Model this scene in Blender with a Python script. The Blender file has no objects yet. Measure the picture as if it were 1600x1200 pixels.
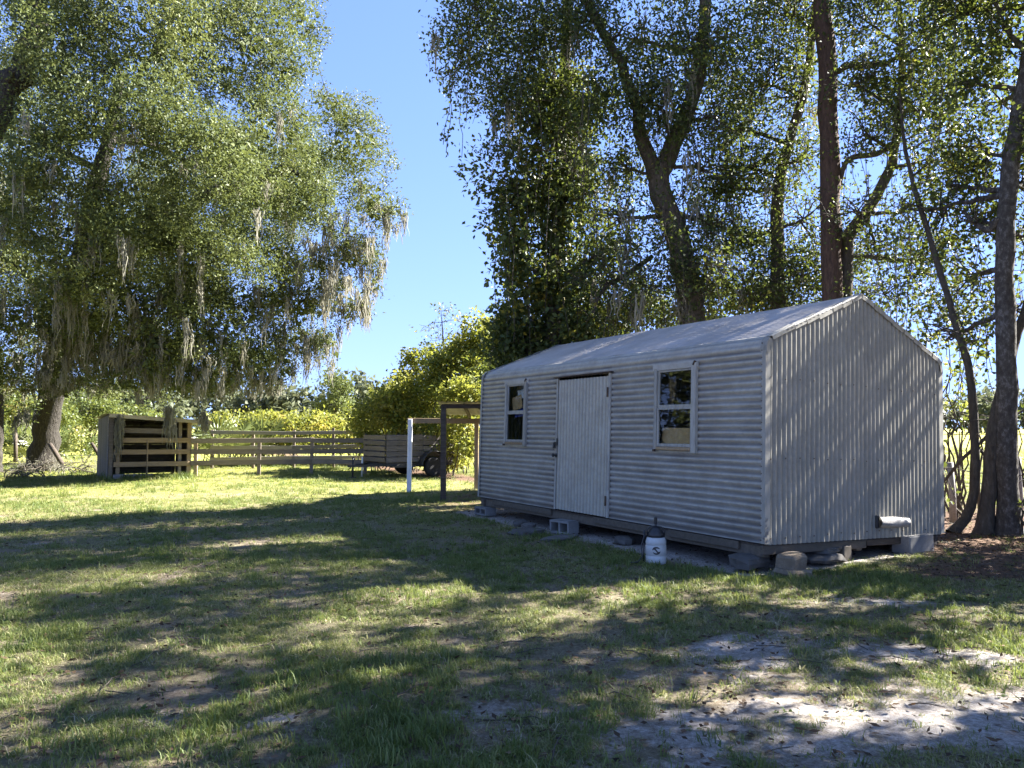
import bpy, math, random
import numpy as np
from mathutils import Vector, Matrix

random.seed(7)
RNG = np.random.default_rng(7)
SC = bpy.context.scene
COL = SC.collection
R = math.radians
PI = math.pi

# ------------------------------------------------------------------ camera
CAM_H, PITCH, FPX = 1.5, R(3.3), 1180.0
cam = bpy.data.cameras.new('camera')
cam.sensor_width = 36.0
cam.lens = 36.0 * FPX / 1600.0
cam.clip_start, cam.clip_end = 0.05, 3000.0
cam_ob = bpy.data.objects.new('camera', cam)
cam_ob.location = (0, 0, CAM_H)
cam_ob.rotation_euler = (PI / 2 + PITCH, 0, 0)
COL.objects.link(cam_ob)
SC.camera = cam_ob

# ------------------------------------------------------------------ sky and sun
SUN_AZ, SUN_EL = R(21.0), R(38.0)            # azimuth from +X towards +Y
SUN = Vector((math.cos(SUN_AZ) * math.cos(SUN_EL), math.sin(SUN_AZ) * math.cos(SUN_EL), math.sin(SUN_EL)))
world = bpy.data.worlds.new('World')
SC.world = world
world.use_nodes = True
wn = world.node_tree
bg = next(n for n in wn.nodes if n.type == 'BACKGROUND')
sky = wn.nodes.new('ShaderNodeTexSky')
sky.sky_type = 'NISHITA'
sky.sun_disc = False
sky.sun_elevation = SUN_EL
sky.sun_rotation = PI / 2 - SUN_AZ
sky.air_density = 0.9
sky.dust_density = 0.0
sky.ozone_density = 4.0
# soft shoulder on the sky, c K / (c + K), so that the clear horizon stays blue at this exposure
vm = []
for op in ('MULTIPLY', 'ADD', 'DIVIDE'):
    v_ = wn.nodes.new('ShaderNodeVectorMath'); v_.operation = op; vm.append(v_)
for v_ in vm[:2]:
    wn.links.new(sky.outputs[0], v_.inputs[0]); v_.inputs[1].default_value = (1.75, 2.7, 8.0)
wn.links.new(vm[0].outputs[0], vm[2].inputs[0]); wn.links.new(vm[1].outputs[0], vm[2].inputs[1])
wn.links.new(vm[2].outputs[0], bg.inputs[0])
bg.inputs[1].default_value = 0.07
sun = bpy.data.lights.new('sun', 'SUN')
sun.energy = 5.0
sun.angle = R(0.5)
sun.color = (1.0, 0.96, 0.90)
sun_ob = bpy.data.objects.new('sun', sun)
sun_ob.rotation_euler = (-SUN).to_track_quat('-Z', 'Y').to_euler()
sun_ob.location = (20, 10, 30)
COL.objects.link(sun_ob)
SC.view_settings.view_transform = 'Standard'
SC.view_settings.look = 'None'
SC.view_settings.gamma = 1.0
SC.view_settings.use_curve_mapping = False
SC.view_settings.exposure = 3.0
SC.cycles.max_bounces = 7
SC.cycles.diffuse_bounces = 4
SC.cycles.transmission_bounces = 5
SC.cycles.transparent_max_bounces = 8
SC.cycles.use_denoising = True

# ------------------------------------------------------------------ helpers
def site(px, py, depth):
    """survey: a sight line read off the photograph, taken to its real distance"""
    u, v = (px - 800.0) / FPX, (600.0 - py) / FPX
    d = Vector((u, math.cos(PITCH) - v * math.sin(PITCH), math.sin(PITCH) + v * math.cos(PITCH)))
    t = depth / d.y
    return Vector((u * t, depth, CAM_H + d.z * t))


def tag(o, label=None, cat=None, group=None, kind=None):
    if label: o['label'] = label
    if cat: o['category'] = cat
    if group: o['group'] = group
    if kind: o['kind'] = kind
    return o


def thing(name, label, cat, loc=(0, 0, 0), rotz=0.0, group=None):
    o = bpy.data.objects.new(name, None)
    o.empty_display_size = 0.2
    o.location = loc
    o.rotation_euler = (0, 0, rotz)
    COL.objects.link(o)
    return tag(o, label, cat, group)


def link_mesh(name, me, mat, parent=None):
    if mat is not None:
        me.materials.append(mat)
    o = bpy.data.objects.new(name, me)
    COL.objects.link(o)
    if parent is not None:
        o.parent = parent
    return o


def np_mesh(name, verts, quads=None, tris=None, tint=None, smooth=False):
    me = bpy.data.meshes.new(name)
    verts = np.asarray(verts, dtype=np.float32).reshape(-1, 3)
    nq = 0 if quads is None else len(quads)
    nt = 0 if tris is None else len(tris)
    me.vertices.add(len(verts))
    me.vertices.foreach_set('co', verts.ravel())
    loops = []
    if nq: loops.append(np.asarray(quads, dtype=np.int32).ravel())
    if nt: loops.append(np.asarray(tris, dtype=np.int32).ravel())
    loops = np.concatenate(loops)
    me.loops.add(len(loops))
    me.loops.foreach_set('vertex_index', loops)
    starts = np.concatenate([np.arange(nq, dtype=np.int32) * 4, nq * 4 + np.arange(nt, dtype=np.int32) * 3])
    me.polygons.add(nq + nt)
    me.polygons.foreach_set('loop_start', starts)
    if smooth:
        me.polygons.foreach_set('use_smooth', np.ones(nq + nt, dtype=bool))
    me.update(calc_edges=True)
    if tint is not None:
        a = me.attributes.new('tint', 'FLOAT', 'FACE')
        a.data.foreach_set('value', np.asarray(tint, dtype=np.float32))
    return me


class MB:
    """collects simple solids into one mesh"""
    def __init__(self):
        self.v, self.f, self.s = [], [], []

    def add(self, vs, fs, smooth=False):
        b = len(self.v)
        self.v += [tuple(p) for p in vs]
        self.f += [tuple(i + b for i in f) for f in fs]
        self.s += [smooth] * len(fs)
        return self

    def box(self, c, size, rot=None, bev=0.0, jit=0.0):
        hx, hy, hz = size[0] / 2, size[1] / 2, size[2] / 2
        if bev > 0:
            b = min(bev, hx * .9, hy * .9, hz * .9)
            vs = []
            for sx in (-1, 1):
                for sy in (-1, 1):
                    for sz in (-1, 1):
                        vs.append((sx * (hx - b), sy * (hy - b), sz * hz))
                        vs.append((sx * (hx - b), sy * hy, sz * (hz - b)))
                        vs.append((sx * hx, sy * (hy - b), sz * (hz - b)))
            def i(sx, sy, sz, k): return ((sx > 0) * 4 + (sy > 0) * 2 + (sz > 0)) * 3 + k
            fs = [[i(-1,-1,1,0), i(1,-1,1,0), i(1,1,1,0), i(-1,1,1,0)], [i(-1,-1,-1,0), i(-1,1,-1,0), i(1,1,-1,0), i(1,-1,-1,0)],
                  [i(-1,1,-1,1), i(-1,1,1,1), i(1,1,1,1), i(1,1,-1,1)], [i(-1,-1,-1,1), i(1,-1,-1,1), i(1,-1,1,1), i(-1,-1,1,1)],
                  [i(1,-1,-1,2), i(1,1,-1,2), i(1,1,1,2), i(1,-1,1,2)], [i(-1,-1,-1,2), i(-1,-1,1,2), i(-1,1,1,2), i(-1,1,-1,2)]]
            for s in (-1, 1):
                for t in (-1, 1):
                    fs.append([i(-1, s, t, 0), i(1, s, t, 0), i(1, s, t, 1), i(-1, s, t, 1)])
                    fs.append([i(s, -1, t, 0), i(s, 1, t, 0), i(s, 1, t, 2), i(s, -1, t, 2)])
                    fs.append([i(s, t, -1, 1), i(s, t, 1, 1), i(s, t, 1, 2), i(s, t, -1, 2)])
                    for w in (-1, 1):
                        fs.append([i(s, t, w, 0), i(s, t, w, 1), i(s, t, w, 2)])
        else:
            vs = [(x, y, z) for x in (-hx, hx) for y in (-hy, hy) for z in (-hz, hz)]
            fs = [(0, 1, 3, 2), (4, 6, 7, 5), (0, 4, 5, 1), (2, 3, 7, 6), (0, 2, 6, 4), (1, 5, 7, 3)]
        m = rot if rot is not None else Matrix.Identity(3)
        c = Vector(c)
        out = []
        for p in vs:
            q = Vector(p)
            if jit: q += Vector((random.uniform(-jit, jit), random.uniform(-jit, jit), random.uniform(-jit, jit)))
            out.append(m @ q + c)
        return self.add(out, fs)

    def bar(self, a, b, w, h, bev=0.0, roll=0.0, up=(0, 0, 1)):
        """board from a to b: w across, h along 'up'"""
        a, b = Vector(a), Vector(b)
        x = (b - a).normalized()
        upv = Vector(up)
        if abs(x.dot(upv)) > .98: upv = Vector((0, 1, 0))
        y = upv.cross(x).normalized()
        z = x.cross(y)
        m = Matrix((x, y, z)).transposed()
        if roll: m = m @ Matrix.Rotation(roll, 3, 'X')
        return self.box((a + b) / 2, ((b - a).length, w, h), m, bev)

    def tube(self, pts, rad, n=8, caps=True, smooth=True):
        v, q = tube_np(pts, rad, n)
        fs = [tuple(r) for r in q]
        if caps:
            k = len(pts)
            fs.append(tuple(range(n - 1, -1, -1)))
            fs.append(tuple(range((k - 1) * n, k * n)))
        return self.add(v, fs, smooth)

    def lathe(self, prof, n=24, c=(0, 0, 0), m=None, smooth=True):
        vs, fs = [], []
        for (r, z) in prof:
            for k in range(n):
                a = 2 * PI * k / n
                p = Vector((r * math.cos(a), r * math.sin(a), z))
                if m is not None: p = m @ p
                vs.append(p + Vector(c))
        for i in range(len(prof) - 1):
            for k in range(n):
                k2 = (k + 1) % n
                fs.append((i * n + k, i * n + k2, (i + 1) * n + k2, (i + 1) * n + k))
        fs.append(tuple(range(n - 1, -1, -1)))
        fs.append(tuple(range((len(prof) - 1) * n, len(prof) * n)))
        return self.add(vs, fs, smooth)

    def rock(self, c, size, seed=0, n=7, rot=0.0, square=0.0):
        rr = random.Random(seed)
        vs, fs = [], []
        rows = 6
        for i in range(rows + 1):
            th = PI * i / rows
            for k in range(n):
                ph = 2 * PI * k / n
                d = Vector((math.sin(th) * math.cos(ph), math.sin(th) * math.sin(ph), math.cos(th)))
                if square:
                    mx = max(abs(d.x), abs(d.y), abs(d.z))
                    d = d.lerp(d / mx, square)
                d *= 1 + rr.uniform(-.13, .13) * (0 if i in (0, rows) else 1)
                p = Vector((d.x * size[0] / 2, d.y * size[1] / 2, d.z * size[2] / 2))
                p.rotate(Matrix.Rotation(rot, 3, 'Z'))
                vs.append(p + Vector(c))
        for i in range(rows):
            for k in range(n):
                k2 = (k + 1) % n
                fs.append((i * n + k, (i + 1) * n + k, (i + 1) * n + k2, i * n + k2))
        return self.add(vs, fs)

    def build(self, name, mat, parent=None, label=None):
        me = bpy.data.meshes.new(name)
        me.from_pydata(self.v, [], self.f)
        me.polygons.foreach_set('use_smooth', self.s)
        me.update()
        o = link_mesh(name, me, mat, parent)
        if label: o['label'] = label
        return o


def tube_np(pts, rad, n=8):
    pts = [Vector(p) for p in pts]
    k = len(pts)
    if not hasattr(rad, '__len__'): rad = [rad] * k
    V = np.zeros((k, n, 3))
    ang = np.arange(n) * 2 * PI / n
    ca, sa = np.cos(ang), np.sin(ang)
    prev = None
    for i in range(k):
        t = (pts[min(i + 1, k - 1)] - pts[max(i - 1, 0)])
        t = t.normalized() if t.length > 1e-9 else Vector((0, 0, 1))
        if prev is None:
            ref = Vector((1, 0, 0)) if abs(t.x) < .8 else Vector((0, 1, 0))
            u = (ref - t * ref.dot(t)).normalized()
        else:
            u = (prev - t * prev.dot(t))
            u = u.normalized() if u.length > 1e-6 else t.orthogonal().normalized()
        prev = u
        w = t.cross(u)
        V[i] = np.array(pts[i])[None] + rad[i] * (ca[:, None] * np.array(u)[None] + sa[:, None] * np.array(w)[None])
    idx = np.arange(k * n).reshape(k, n)
    a, b = idx[:-1], idx[1:]
    Q = np.stack([a, np.roll(a, -1, 1), np.roll(b, -1, 1), b], -1).reshape(-1, 4)
    return V.reshape(-1, 3), Q


class TubeSet:
    """many tubes as one numpy mesh"""
    def __init__(self): self.v, self.q, self.n = [], [], 0
    def add(self, pts, rad, n=6):
        v, q = tube_np(pts, rad, n)
        self.v.append(v); self.q.append(q + self.n); self.n += len(v)
    def build(self, name, mat, parent=None):
        me = np_mesh(name, np.concatenate(self.v), np.concatenate(self.q), smooth=True)
        return link_mesh(name, me, mat, parent)


def _hash(ix, iy, seed):
    h = (ix.astype(np.int64) * 374761393 + iy.astype(np.int64) * 668265263 + seed * 974634777) & 0xFFFFFFFF
    h = ((h ^ (h >> 13)) * 1274126177) & 0xFFFFFFFF
    return ((h ^ (h >> 16)) & 0xFFFF) / 65535.0


def vnoise(x, y, seed=0):
    x, y = np.asarray(x, float), np.asarray(y, float)
    ix, iy = np.floor(x).astype(np.int64), np.floor(y).astype(np.int64)
    fx, fy = x - ix, y - iy
    fx, fy = fx * fx * (3 - 2 * fx), fy * fy * (3 - 2 * fy)
    a, b = _hash(ix, iy, seed), _hash(ix + 1, iy, seed)
    c, d = _hash(ix, iy + 1, seed), _hash(ix + 1, iy + 1, seed)
    return (a * (1 - fx) + b * fx) * (1 - fy) + (c * (1 - fx) + d * fx) * fy


def fbm(x, y, seed=0, octv=4):
    s, amp, tot = 0, 1.0, 0
    for o in range(octv):
        s = s + amp * vnoise(np.asarray(x) * 2 ** o, np.asarray(y) * 2 ** o, seed + o * 17)
        tot += amp; amp *= .55
    return s / tot


def sstep(a, b, x):
    t = np.clip((x - a) / (b - a), 0, 1)
    return t * t * (3 - 2 * t)

# ------------------------------------------------------------------ materials
def new_mat(name):
    m = bpy.data.materials.new(name)
    m.use_nodes = True
    nt = m.node_tree
    bs = next(n for n in nt.nodes if n.type == 'BSDF_PRINCIPLED')
    return m, nt, bs, nt.nodes, nt.links


def ramp(nt, stops, fac):
    r = nt.nodes.new('ShaderNodeValToRGB')
    el = r.color_ramp.elements
    while len(el) < len(stops): el.new(0.5)
    for e, (p, c) in zip(el, stops):
        e.position = p
        e.color = (c[0], c[1], c[2], 1)
    nt.links.new(fac, r.inputs[0])
    return r.outputs[0]


def noise(nt, scale, detail=5, rough=.6, vec=None, stretch=None):
    n = nt.nodes.new('ShaderNodeTexNoise')
    n.inputs['Scale'].default_value = scale
    n.inputs['Detail'].default_value = detail
    n.inputs['Roughness'].default_value = rough
    tc = nt.nodes.new('ShaderNodeTexCoord')
    src = tc.outputs['Object'] if vec is None else vec
    if stretch:
        mp = nt.nodes.new('ShaderNodeMapping')
        mp.inputs['Scale'].default_value = stretch
        nt.links.new(src, mp.inputs[0])
        src = mp.outputs[0]
    nt.links.new(src, n.inputs['Vector'])
    return n.outputs['Fac']


def mixc(nt, fac, a, b, mode='MIX'):
    m = nt.nodes.new('ShaderNodeMix')
    m.data_type = 'RGBA'
    m.blend_type = mode
    for s, v in ((0, fac), (6, a), (7, b)):
        if isinstance(v, (int, float)): m.inputs[s].default_value = v
        elif isinstance(v, tuple): m.inputs[s].default_value = (*v[:3], 1)
        else: nt.links.new(v, m.inputs[s])
    return m.outputs[2]


def bump(nt, bs, h, strength=.3, dist=.02):
    b = nt.nodes.new('ShaderNodeBump')
    b.inputs['Strength'].default_value = strength
    b.inputs['Distance'].default_value = dist
    nt.links.new(h, b.inputs['Height'])
    nt.links.new(b.outputs[0], bs.inputs['Normal'])


def mat_mottled(name, stops, scale, rough=.8, stretch=None, b=.3, bdist=.01, fine=None, metal=0.0, spec=.3):
    m, nt, bs, N, L = new_mat(name)
    f = noise(nt, scale, 6, .65, stretch=stretch)
    c = ramp(nt, stops, f)
    if fine:
        f2 = noise(nt, fine[0], 4, .7, stretch=stretch)
        c = mixc(nt, ramp(nt, [(.35, (0, 0, 0)), (.7, (1, 1, 1))], f2), c, fine[1])
    # every board or stone a little different
    oi = N.new('ShaderNodeObjectInfo')
    hv = N.new('ShaderNodeHueSaturation')
    mr = N.new('ShaderNodeMapRange')
    mr.inputs[3].default_value, mr.inputs[4].default_value = .8, 1.2
    L.new(oi.outputs['Random'], mr.inputs[0])
    L.new(mr.outputs[0], hv.inputs['Value'])
    L.new(c, hv.inputs['Color'])
    L.new(hv.outputs[0], bs.inputs['Base Color'])
    bs.inputs['Roughness'].default_value = rough
    bs.inputs['Metallic'].default_value = metal
    bs.inputs['Specular IOR Level'].default_value = spec
    if b: bump(nt, bs, f, b, bdist)
    return m


def mat_leaf(name, stops, trans=.35, tcol=(.25, .30, .04), rough=.42, spec=.5):
    m, nt, bs, N, L = new_mat(name)
    at = N.new('ShaderNodeAttribute'); at.attribute_name = 'tint'
    c = ramp(nt, stops, at.outputs['Fac'])
    L.new(c, bs.inputs['Base Color'])
    bs.inputs['Roughness'].default_value = rough
    bs.inputs['Specular IOR Level'].default_value = spec
    tr = N.new('ShaderNodeBsdfTranslucent')
    L.new(mixc(nt, .5, c, tcol), tr.inputs[0])
    mx = N.new('ShaderNodeMixShader')
    mx.inputs[0].default_value = trans
    L.new(bs.outputs[0], mx.inputs[1]); L.new(tr.outputs[0], mx.inputs[2])
    out = next(n for n in N if n.type == 'OUTPUT_MATERIAL')
    L.new(mx.outputs[0], out.inputs[0])
    return m

M = {}
M['wood'] = mat_mottled('weathered_wood', [(.25, (.105, .085, .063)), (.5, (.215, .18, .14)), (.75, (.33, .285, .23))], 3.0, .85, (1.2, 9, 9), .4, .004, (30, (.16, .125, .09)))
M['wood_tan'] = mat_mottled('tan_wood', [(.25, (.20, .135, .07)), (.5, (.33, .24, .14)), (.75, (.42, .32, .2))], 3.0, .8, (1.2, 9, 9), .35, .004, (26, (.24, .17, .1)))
M['wood_grey'] = mat_mottled('grey_wood', [(.25, (.13, .12, .115)), (.5, (.25, .235, .225)), (.75, (.36, .34, .33))], 3.0, .85, (1.2, 9, 9), .4, .004, (28, (.19, .17, .16)))
M['wood_pale'] = mat_mottled('pale_fascia_wood', [(.25, (.28, .235, .165)), (.5, (.40, .35, .26)), (.75, (.5, .45, .35))], 3.0, .8, (1.2, 9, 9), .3, .004)
M['wood_trailer_shaded'] = mat_mottled('shaded_trailer_wood', [(.25, (.055, .05, .047)), (.5, (.12, .11, .104)), (.75, (.2, .185, .175))], 3.0, .85, (1.2, 9, 9), .4, .004, (28, (.085, .075, .07)))  # grey wood darkened to imitate the partial shadow on the trailer
M['wood_dark'] = mat_mottled('dark_wood', [(.25, (.035, .028, .022)), (.5, (.07, .055, .042)), (.75, (.12, .10, .075))], 3.0, .85, (1.2, 9, 9), .4, .004)
M['wood_end'] = mat_mottled('beam_wood', [(.25, (.06, .05, .036)), (.5, (.11, .093, .07)), (.75, (.17, .145, .115))], 2.2, .85, (2, 8, 8), .4, .004, (22, (.08, .066, .05)))
M['bark_oak'] = mat_mottled('oak_bark', [(.3, (.02, .017, .014)), (.5, (.055, .048, .04)), (.72, (.12, .107, .092))], 7, .95, (3, 3, .7), 1.0, .08, (18, (.035, .03, .024)))
M['bark_dark'] = mat_mottled('dark_bark', [(.3, (.03, .025, .02)), (.5, (.085, .07, .055)), (.75, (.17, .15, .125))], 9, .95, (2.5, 2.5, .8), 1.0, .03, (30, (.07, .06, .045)))
M['bark_pine'] = mat_mottled('pine_bark', [(.3, (.035, .022, .016)), (.5, (.10, .062, .044)), (.75, (.17, .11, .08))], 8, .95, (3, 3, .7), 1.0, .03, (26, (.06, .038, .028)))
M['concrete'] = mat_mottled('concrete', [(.3, (.13, .128, .12)), (.55, (.20, .195, .185)), (.75, (.26, .255, .24))], 6, .9, None, .5, .006, (70, (.15, .147, .14)))
M['stone'] = mat_mottled('tan_stone', [(.3, (.11, .085, .055)), (.55, (.20, .16, .11)), (.75, (.28, .235, .17))], 9, .95, None, .8, .012, (60, (.13, .10, .07)))
M['flag'] = mat_mottled('flagstone', [(.3, (.07, .064, .057)), (.55, (.125, .116, .105)), (.75, (.19, .18, .165))], 5, .95, None, .7, .01, (50, (.09, .083, .073)))
M['steel_dark'] = mat_mottled('dark_painted_steel', [(.3, (.02, .02, .02)), (.7, (.05, .048, .045))], 8, .6, None, .1, .002)
M['tin'] = mat_mottled('weathered_tin', [(.3, (.10, .096, .088)), (.5, (.16, .152, .14)), (.7, (.22, .21, .195))], 4, .55, None, .1, .004, (40, (.27, .26, .25)))
M['tyre'] = mat_mottled('tyre_rubber', [(.3, (.012, .012, .012)), (.7, (.03, .029, .028))], 12, .85, None, .2, .004)
M['rim'] = mat_mottled('dull_rim', [(.3, (.16, .13, .11)), (.7, (.30, .27, .25))], 14, .6, None, .1, .002)
M['cardboard'] = mat_mottled('cardboard', [(.3, (.40, .26, .12)), (.6, (.54, .36, .18)), (.8, (.62, .44, .24))], 9, .9, None, .3, .004)
M['blue'] = mat_mottled('blue_plastic', [(.3, (.02, .035, .22)), (.7, (.05, .08, .4))], 9, .45, None, .3, .01)
M['white_glint'] = mat_mottled('white_glint', [(.3, (.6, .6, .6)), (.7, (.8, .8, .8))], 9, .6, None, .4, .02)  # white colour for the glint in the far window
M['white_post'] = mat_mottled('white_painted_post', [(.3, (.55, .55, .54)), (.6, (.72, .72, .71)), (.8, (.8, .8, .79))], 6, .6, (3, 3, .6), .15, .003)
M['black_plastic'] = mat_mottled('black_plastic', [(.3, (.012, .012, .013)), (.7, (.03, .03, .031))], 20, .45, None, .05, .001, spec=.5)
M['white_plastic'] = mat_mottled('white_plastic', [(.3, (.44, .44, .41)), (.5, (.54, .54, .51)), (.75, (.6, .6, .57))], 7, .4, None, .05, .001, spec=.5)
M['frame_white'] = mat_mottled('window_frame_paint', [(.3, (.20, .19, .165)), (.5, (.295, .283, .245)), (.75, (.36, .347, .305))], 5, .6, (4, 4, .8), .2, .003)
M['rust'] = mat_mottled('rusty_steel', [(.3, (.03, .02, .015)), (.5, (.07, .045, .03)), (.75, (.13, .08, .05))], 14, .8, None, .3, .003)


def mat_cladding(name, base, dark, pale, dirt_scale=3.0):
    """old galvanised, whitewashed corrugated sheet: streaks, blotches and grime gathered in the troughs
    (grime is stored on the mesh, since it collects where water sits, whatever the light does)"""
    m, nt, bs, N, L = new_mat(name)
    f = noise(nt, dirt_scale, 7, .7)
    c = ramp(nt, [(.28, dark), (.5, base), (.72, pale)], f)
    f2 = noise(nt, 16, 5, .7)
    c = mixc(nt, ramp(nt, [(.45, (0, 0, 0)), (.75, (.55, .55, .55))], f2), c, tuple(x * .62 for x in base))
    f3 = noise(nt, 1.2, 4, .6, stretch=(1, 1, .25))
    c = mixc(nt, ramp(nt, [(.5, (0, 0, 0)), (.75, (.4, .4, .4))], f3), c, (.30, .27, .225))
    at = N.new('ShaderNodeAttribute'); at.attribute_name = 'grime'
    c = mixc(nt, at.outputs['Fac'], c, (.10, .088, .076))
    L.new(c, bs.inputs['Base Color'])
    bs.inputs['Roughness'].default_value = .5
    bs.inputs['Specular IOR Level'].default_value = .4
    bs.inputs['Metallic'].default_value = .08
    bump(nt, bs, f, .12, .01)
    return m

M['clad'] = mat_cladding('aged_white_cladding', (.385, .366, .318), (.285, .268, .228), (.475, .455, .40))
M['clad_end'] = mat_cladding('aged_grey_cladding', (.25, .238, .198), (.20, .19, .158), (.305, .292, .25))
M['clad_door'] = mat_cladding('door_cladding', (.37, .35, .28), (.295, .278, .222), (.435, .414, .34))
M['clad_roof'] = mat_cladding('roof_cladding', (.42, .395, .37), (.31, .29, .265), (.52, .495, .47), 2.0)

gm = bpy.data.materials.new('window_glass'); gm.use_nodes = True
_nt = gm.node_tree; _nt.nodes.clear()
_o = _nt.nodes.new('ShaderNodeOutputMaterial'); _mx = _nt.nodes.new('ShaderNodeMixShader')
_t = _nt.nodes.new('ShaderNodeBsdfTransparent'); _g = _nt.nodes.new('ShaderNodeBsdfGlossy'); _lw = _nt.nodes.new('ShaderNodeLayerWeight'); _pw = _nt.nodes.new('ShaderNodeMath'); _f = _nt.nodes.new('ShaderNodeMath')
_t.inputs[0].default_value = (.86, .88, .87, 1); _g.inputs['Roughness'].default_value = .015
_lw.inputs['Blend'].default_value = .5                       # Schlick: 0.035 + 0.96 (1 - cos)^5, the same from both sides
_pw.operation = 'POWER'; _pw.inputs[1].default_value = 5
_f.operation = 'MULTIPLY_ADD'; _f.inputs[1].default_value = .96; _f.inputs[2].default_value = .035
_nt.links.new(_lw.outputs['Facing'], _pw.inputs[0]); _nt.links.new(_pw.outputs[0], _f.inputs[0])
_nt.links.new(_f.outputs[0], _mx.inputs[0]); _nt.links.new(_t.outputs[0], _mx.inputs[1]); _nt.links.new(_g.outputs[0], _mx.inputs[2])
_nt.links.new(_mx.outputs[0], _o.inputs[0])
M['glass'] = gm

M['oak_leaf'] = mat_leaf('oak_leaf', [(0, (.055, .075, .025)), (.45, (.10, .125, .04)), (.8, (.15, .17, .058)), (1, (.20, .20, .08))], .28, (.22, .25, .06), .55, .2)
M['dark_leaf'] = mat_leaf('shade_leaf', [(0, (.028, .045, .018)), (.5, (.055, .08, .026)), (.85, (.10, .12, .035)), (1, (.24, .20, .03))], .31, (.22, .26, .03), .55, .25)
M['vine_leaf'] = mat_leaf('vine_leaf', [(0, (.08, .11, .02)), (.5, (.16, .18, .035)), (.85, (.27, .25, .055)), (1, (.36, .28, .06))], .44, (.36, .37, .05), .5, .25)
M['shrub_leaf'] = mat_leaf('shrub_leaf', [(0, (.05, .075, .022)), (.5, (.10, .13, .035)), (.9, (.17, .18, .05)), (1, (.26, .22, .07))], .35, (.26, .28, .05), .45, .4)
M['far_leaf'] = mat_leaf('far_leaf', [(0, (.06, .075, .05)), (.5, (.10, .115, .07)), (1, (.16, .16, .09))], .3, (.2, .22, .1), .6, .2)
M['palm_leaf'] = mat_leaf('palmetto_leaf', [(0, (.06, .09, .03)), (.6, (.12, .15, .05)), (1, (.22, .2, .09))], .3, (.25, .27, .06), .4, .5)
M['moss'] = mat_leaf('spanish_moss', [(0, (.14, .137, .108)), (.5, (.235, .226, .178)), (1, (.33, .315, .25))], .35, (.34, .31, .22), .9, .1)
M['dead_leaf'] = mat_leaf('dead_leaf', [(0, (.018, .013, .009)), (.4, (.055, .035, .02)), (.75, (.14, .085, .048)), (1, (.30, .22, .14))], .1, (.2, .12, .05), .8, .2)


def mat_grass(name, stops):
    m, nt, bs, N, L = new_mat(name)
    oi = N.new('ShaderNodeObjectInfo')
    at = N.new('ShaderNodeAttribute'); at.attribute_name = 'tint'
    ad = N.new('ShaderNodeMath'); ad.operation = 'MULTIPLY_ADD'
    L.new(oi.outputs['Random'], ad.inputs[0]); ad.inputs[1].default_value = .55
    L.new(at.outputs['Fac'], ad.inputs[2])
    c = ramp(nt, stops, ad.outputs[0])
    L.new(c, bs.inputs['Base Color'])
    bs.inputs['Roughness'].default_value = .55
    bs.inputs['Specular IOR Level'].default_value = .3
    tr = N.new('ShaderNodeBsdfTranslucent')
    L.new(mixc(nt, .4, c, (.25, .29, .04)), tr.inputs[0])
    mx = N.new('ShaderNodeMixShader'); mx.inputs[0].default_value = .42
    L.new(bs.outputs[0], mx.inputs[1]); L.new(tr.outputs[0], mx.inputs[2])
    L.new(mx.outputs[0], next(n for n in N if n.type == 'OUTPUT_MATERIAL').inputs[0])
    return m

M['grass'] = mat_grass('lawn_grass', [(0, (.055, .092, .026)), (.3, (.112, .158, .040)), (.6, (.195, .225, .066)), (.82, (.285, .272, .12)), (1, (.42, .36, .235))])

# ------------------------------------------------------------------ ground
def shed_xy(x, y):
    """world -> shed plan coordinates"""
    dx, dy = x - SHED[0], y - SHED[1]
    c, s = math.cos(SHED_YAW), math.sin(SHED_YAW)
    return dx * c + dy * s, -dx * s + dy * c

SHED = (2.61, 7.90)
SHED_YAW = R(30.5)
SHED_W, SHED_L = 3.20, 6.30


def g(x, y, cx, cy, rx, ry=None):
    ry = ry or rx
    return np.exp(-(((x - cx) / rx) ** 2 + ((y - cy) / ry) ** 2))


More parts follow.
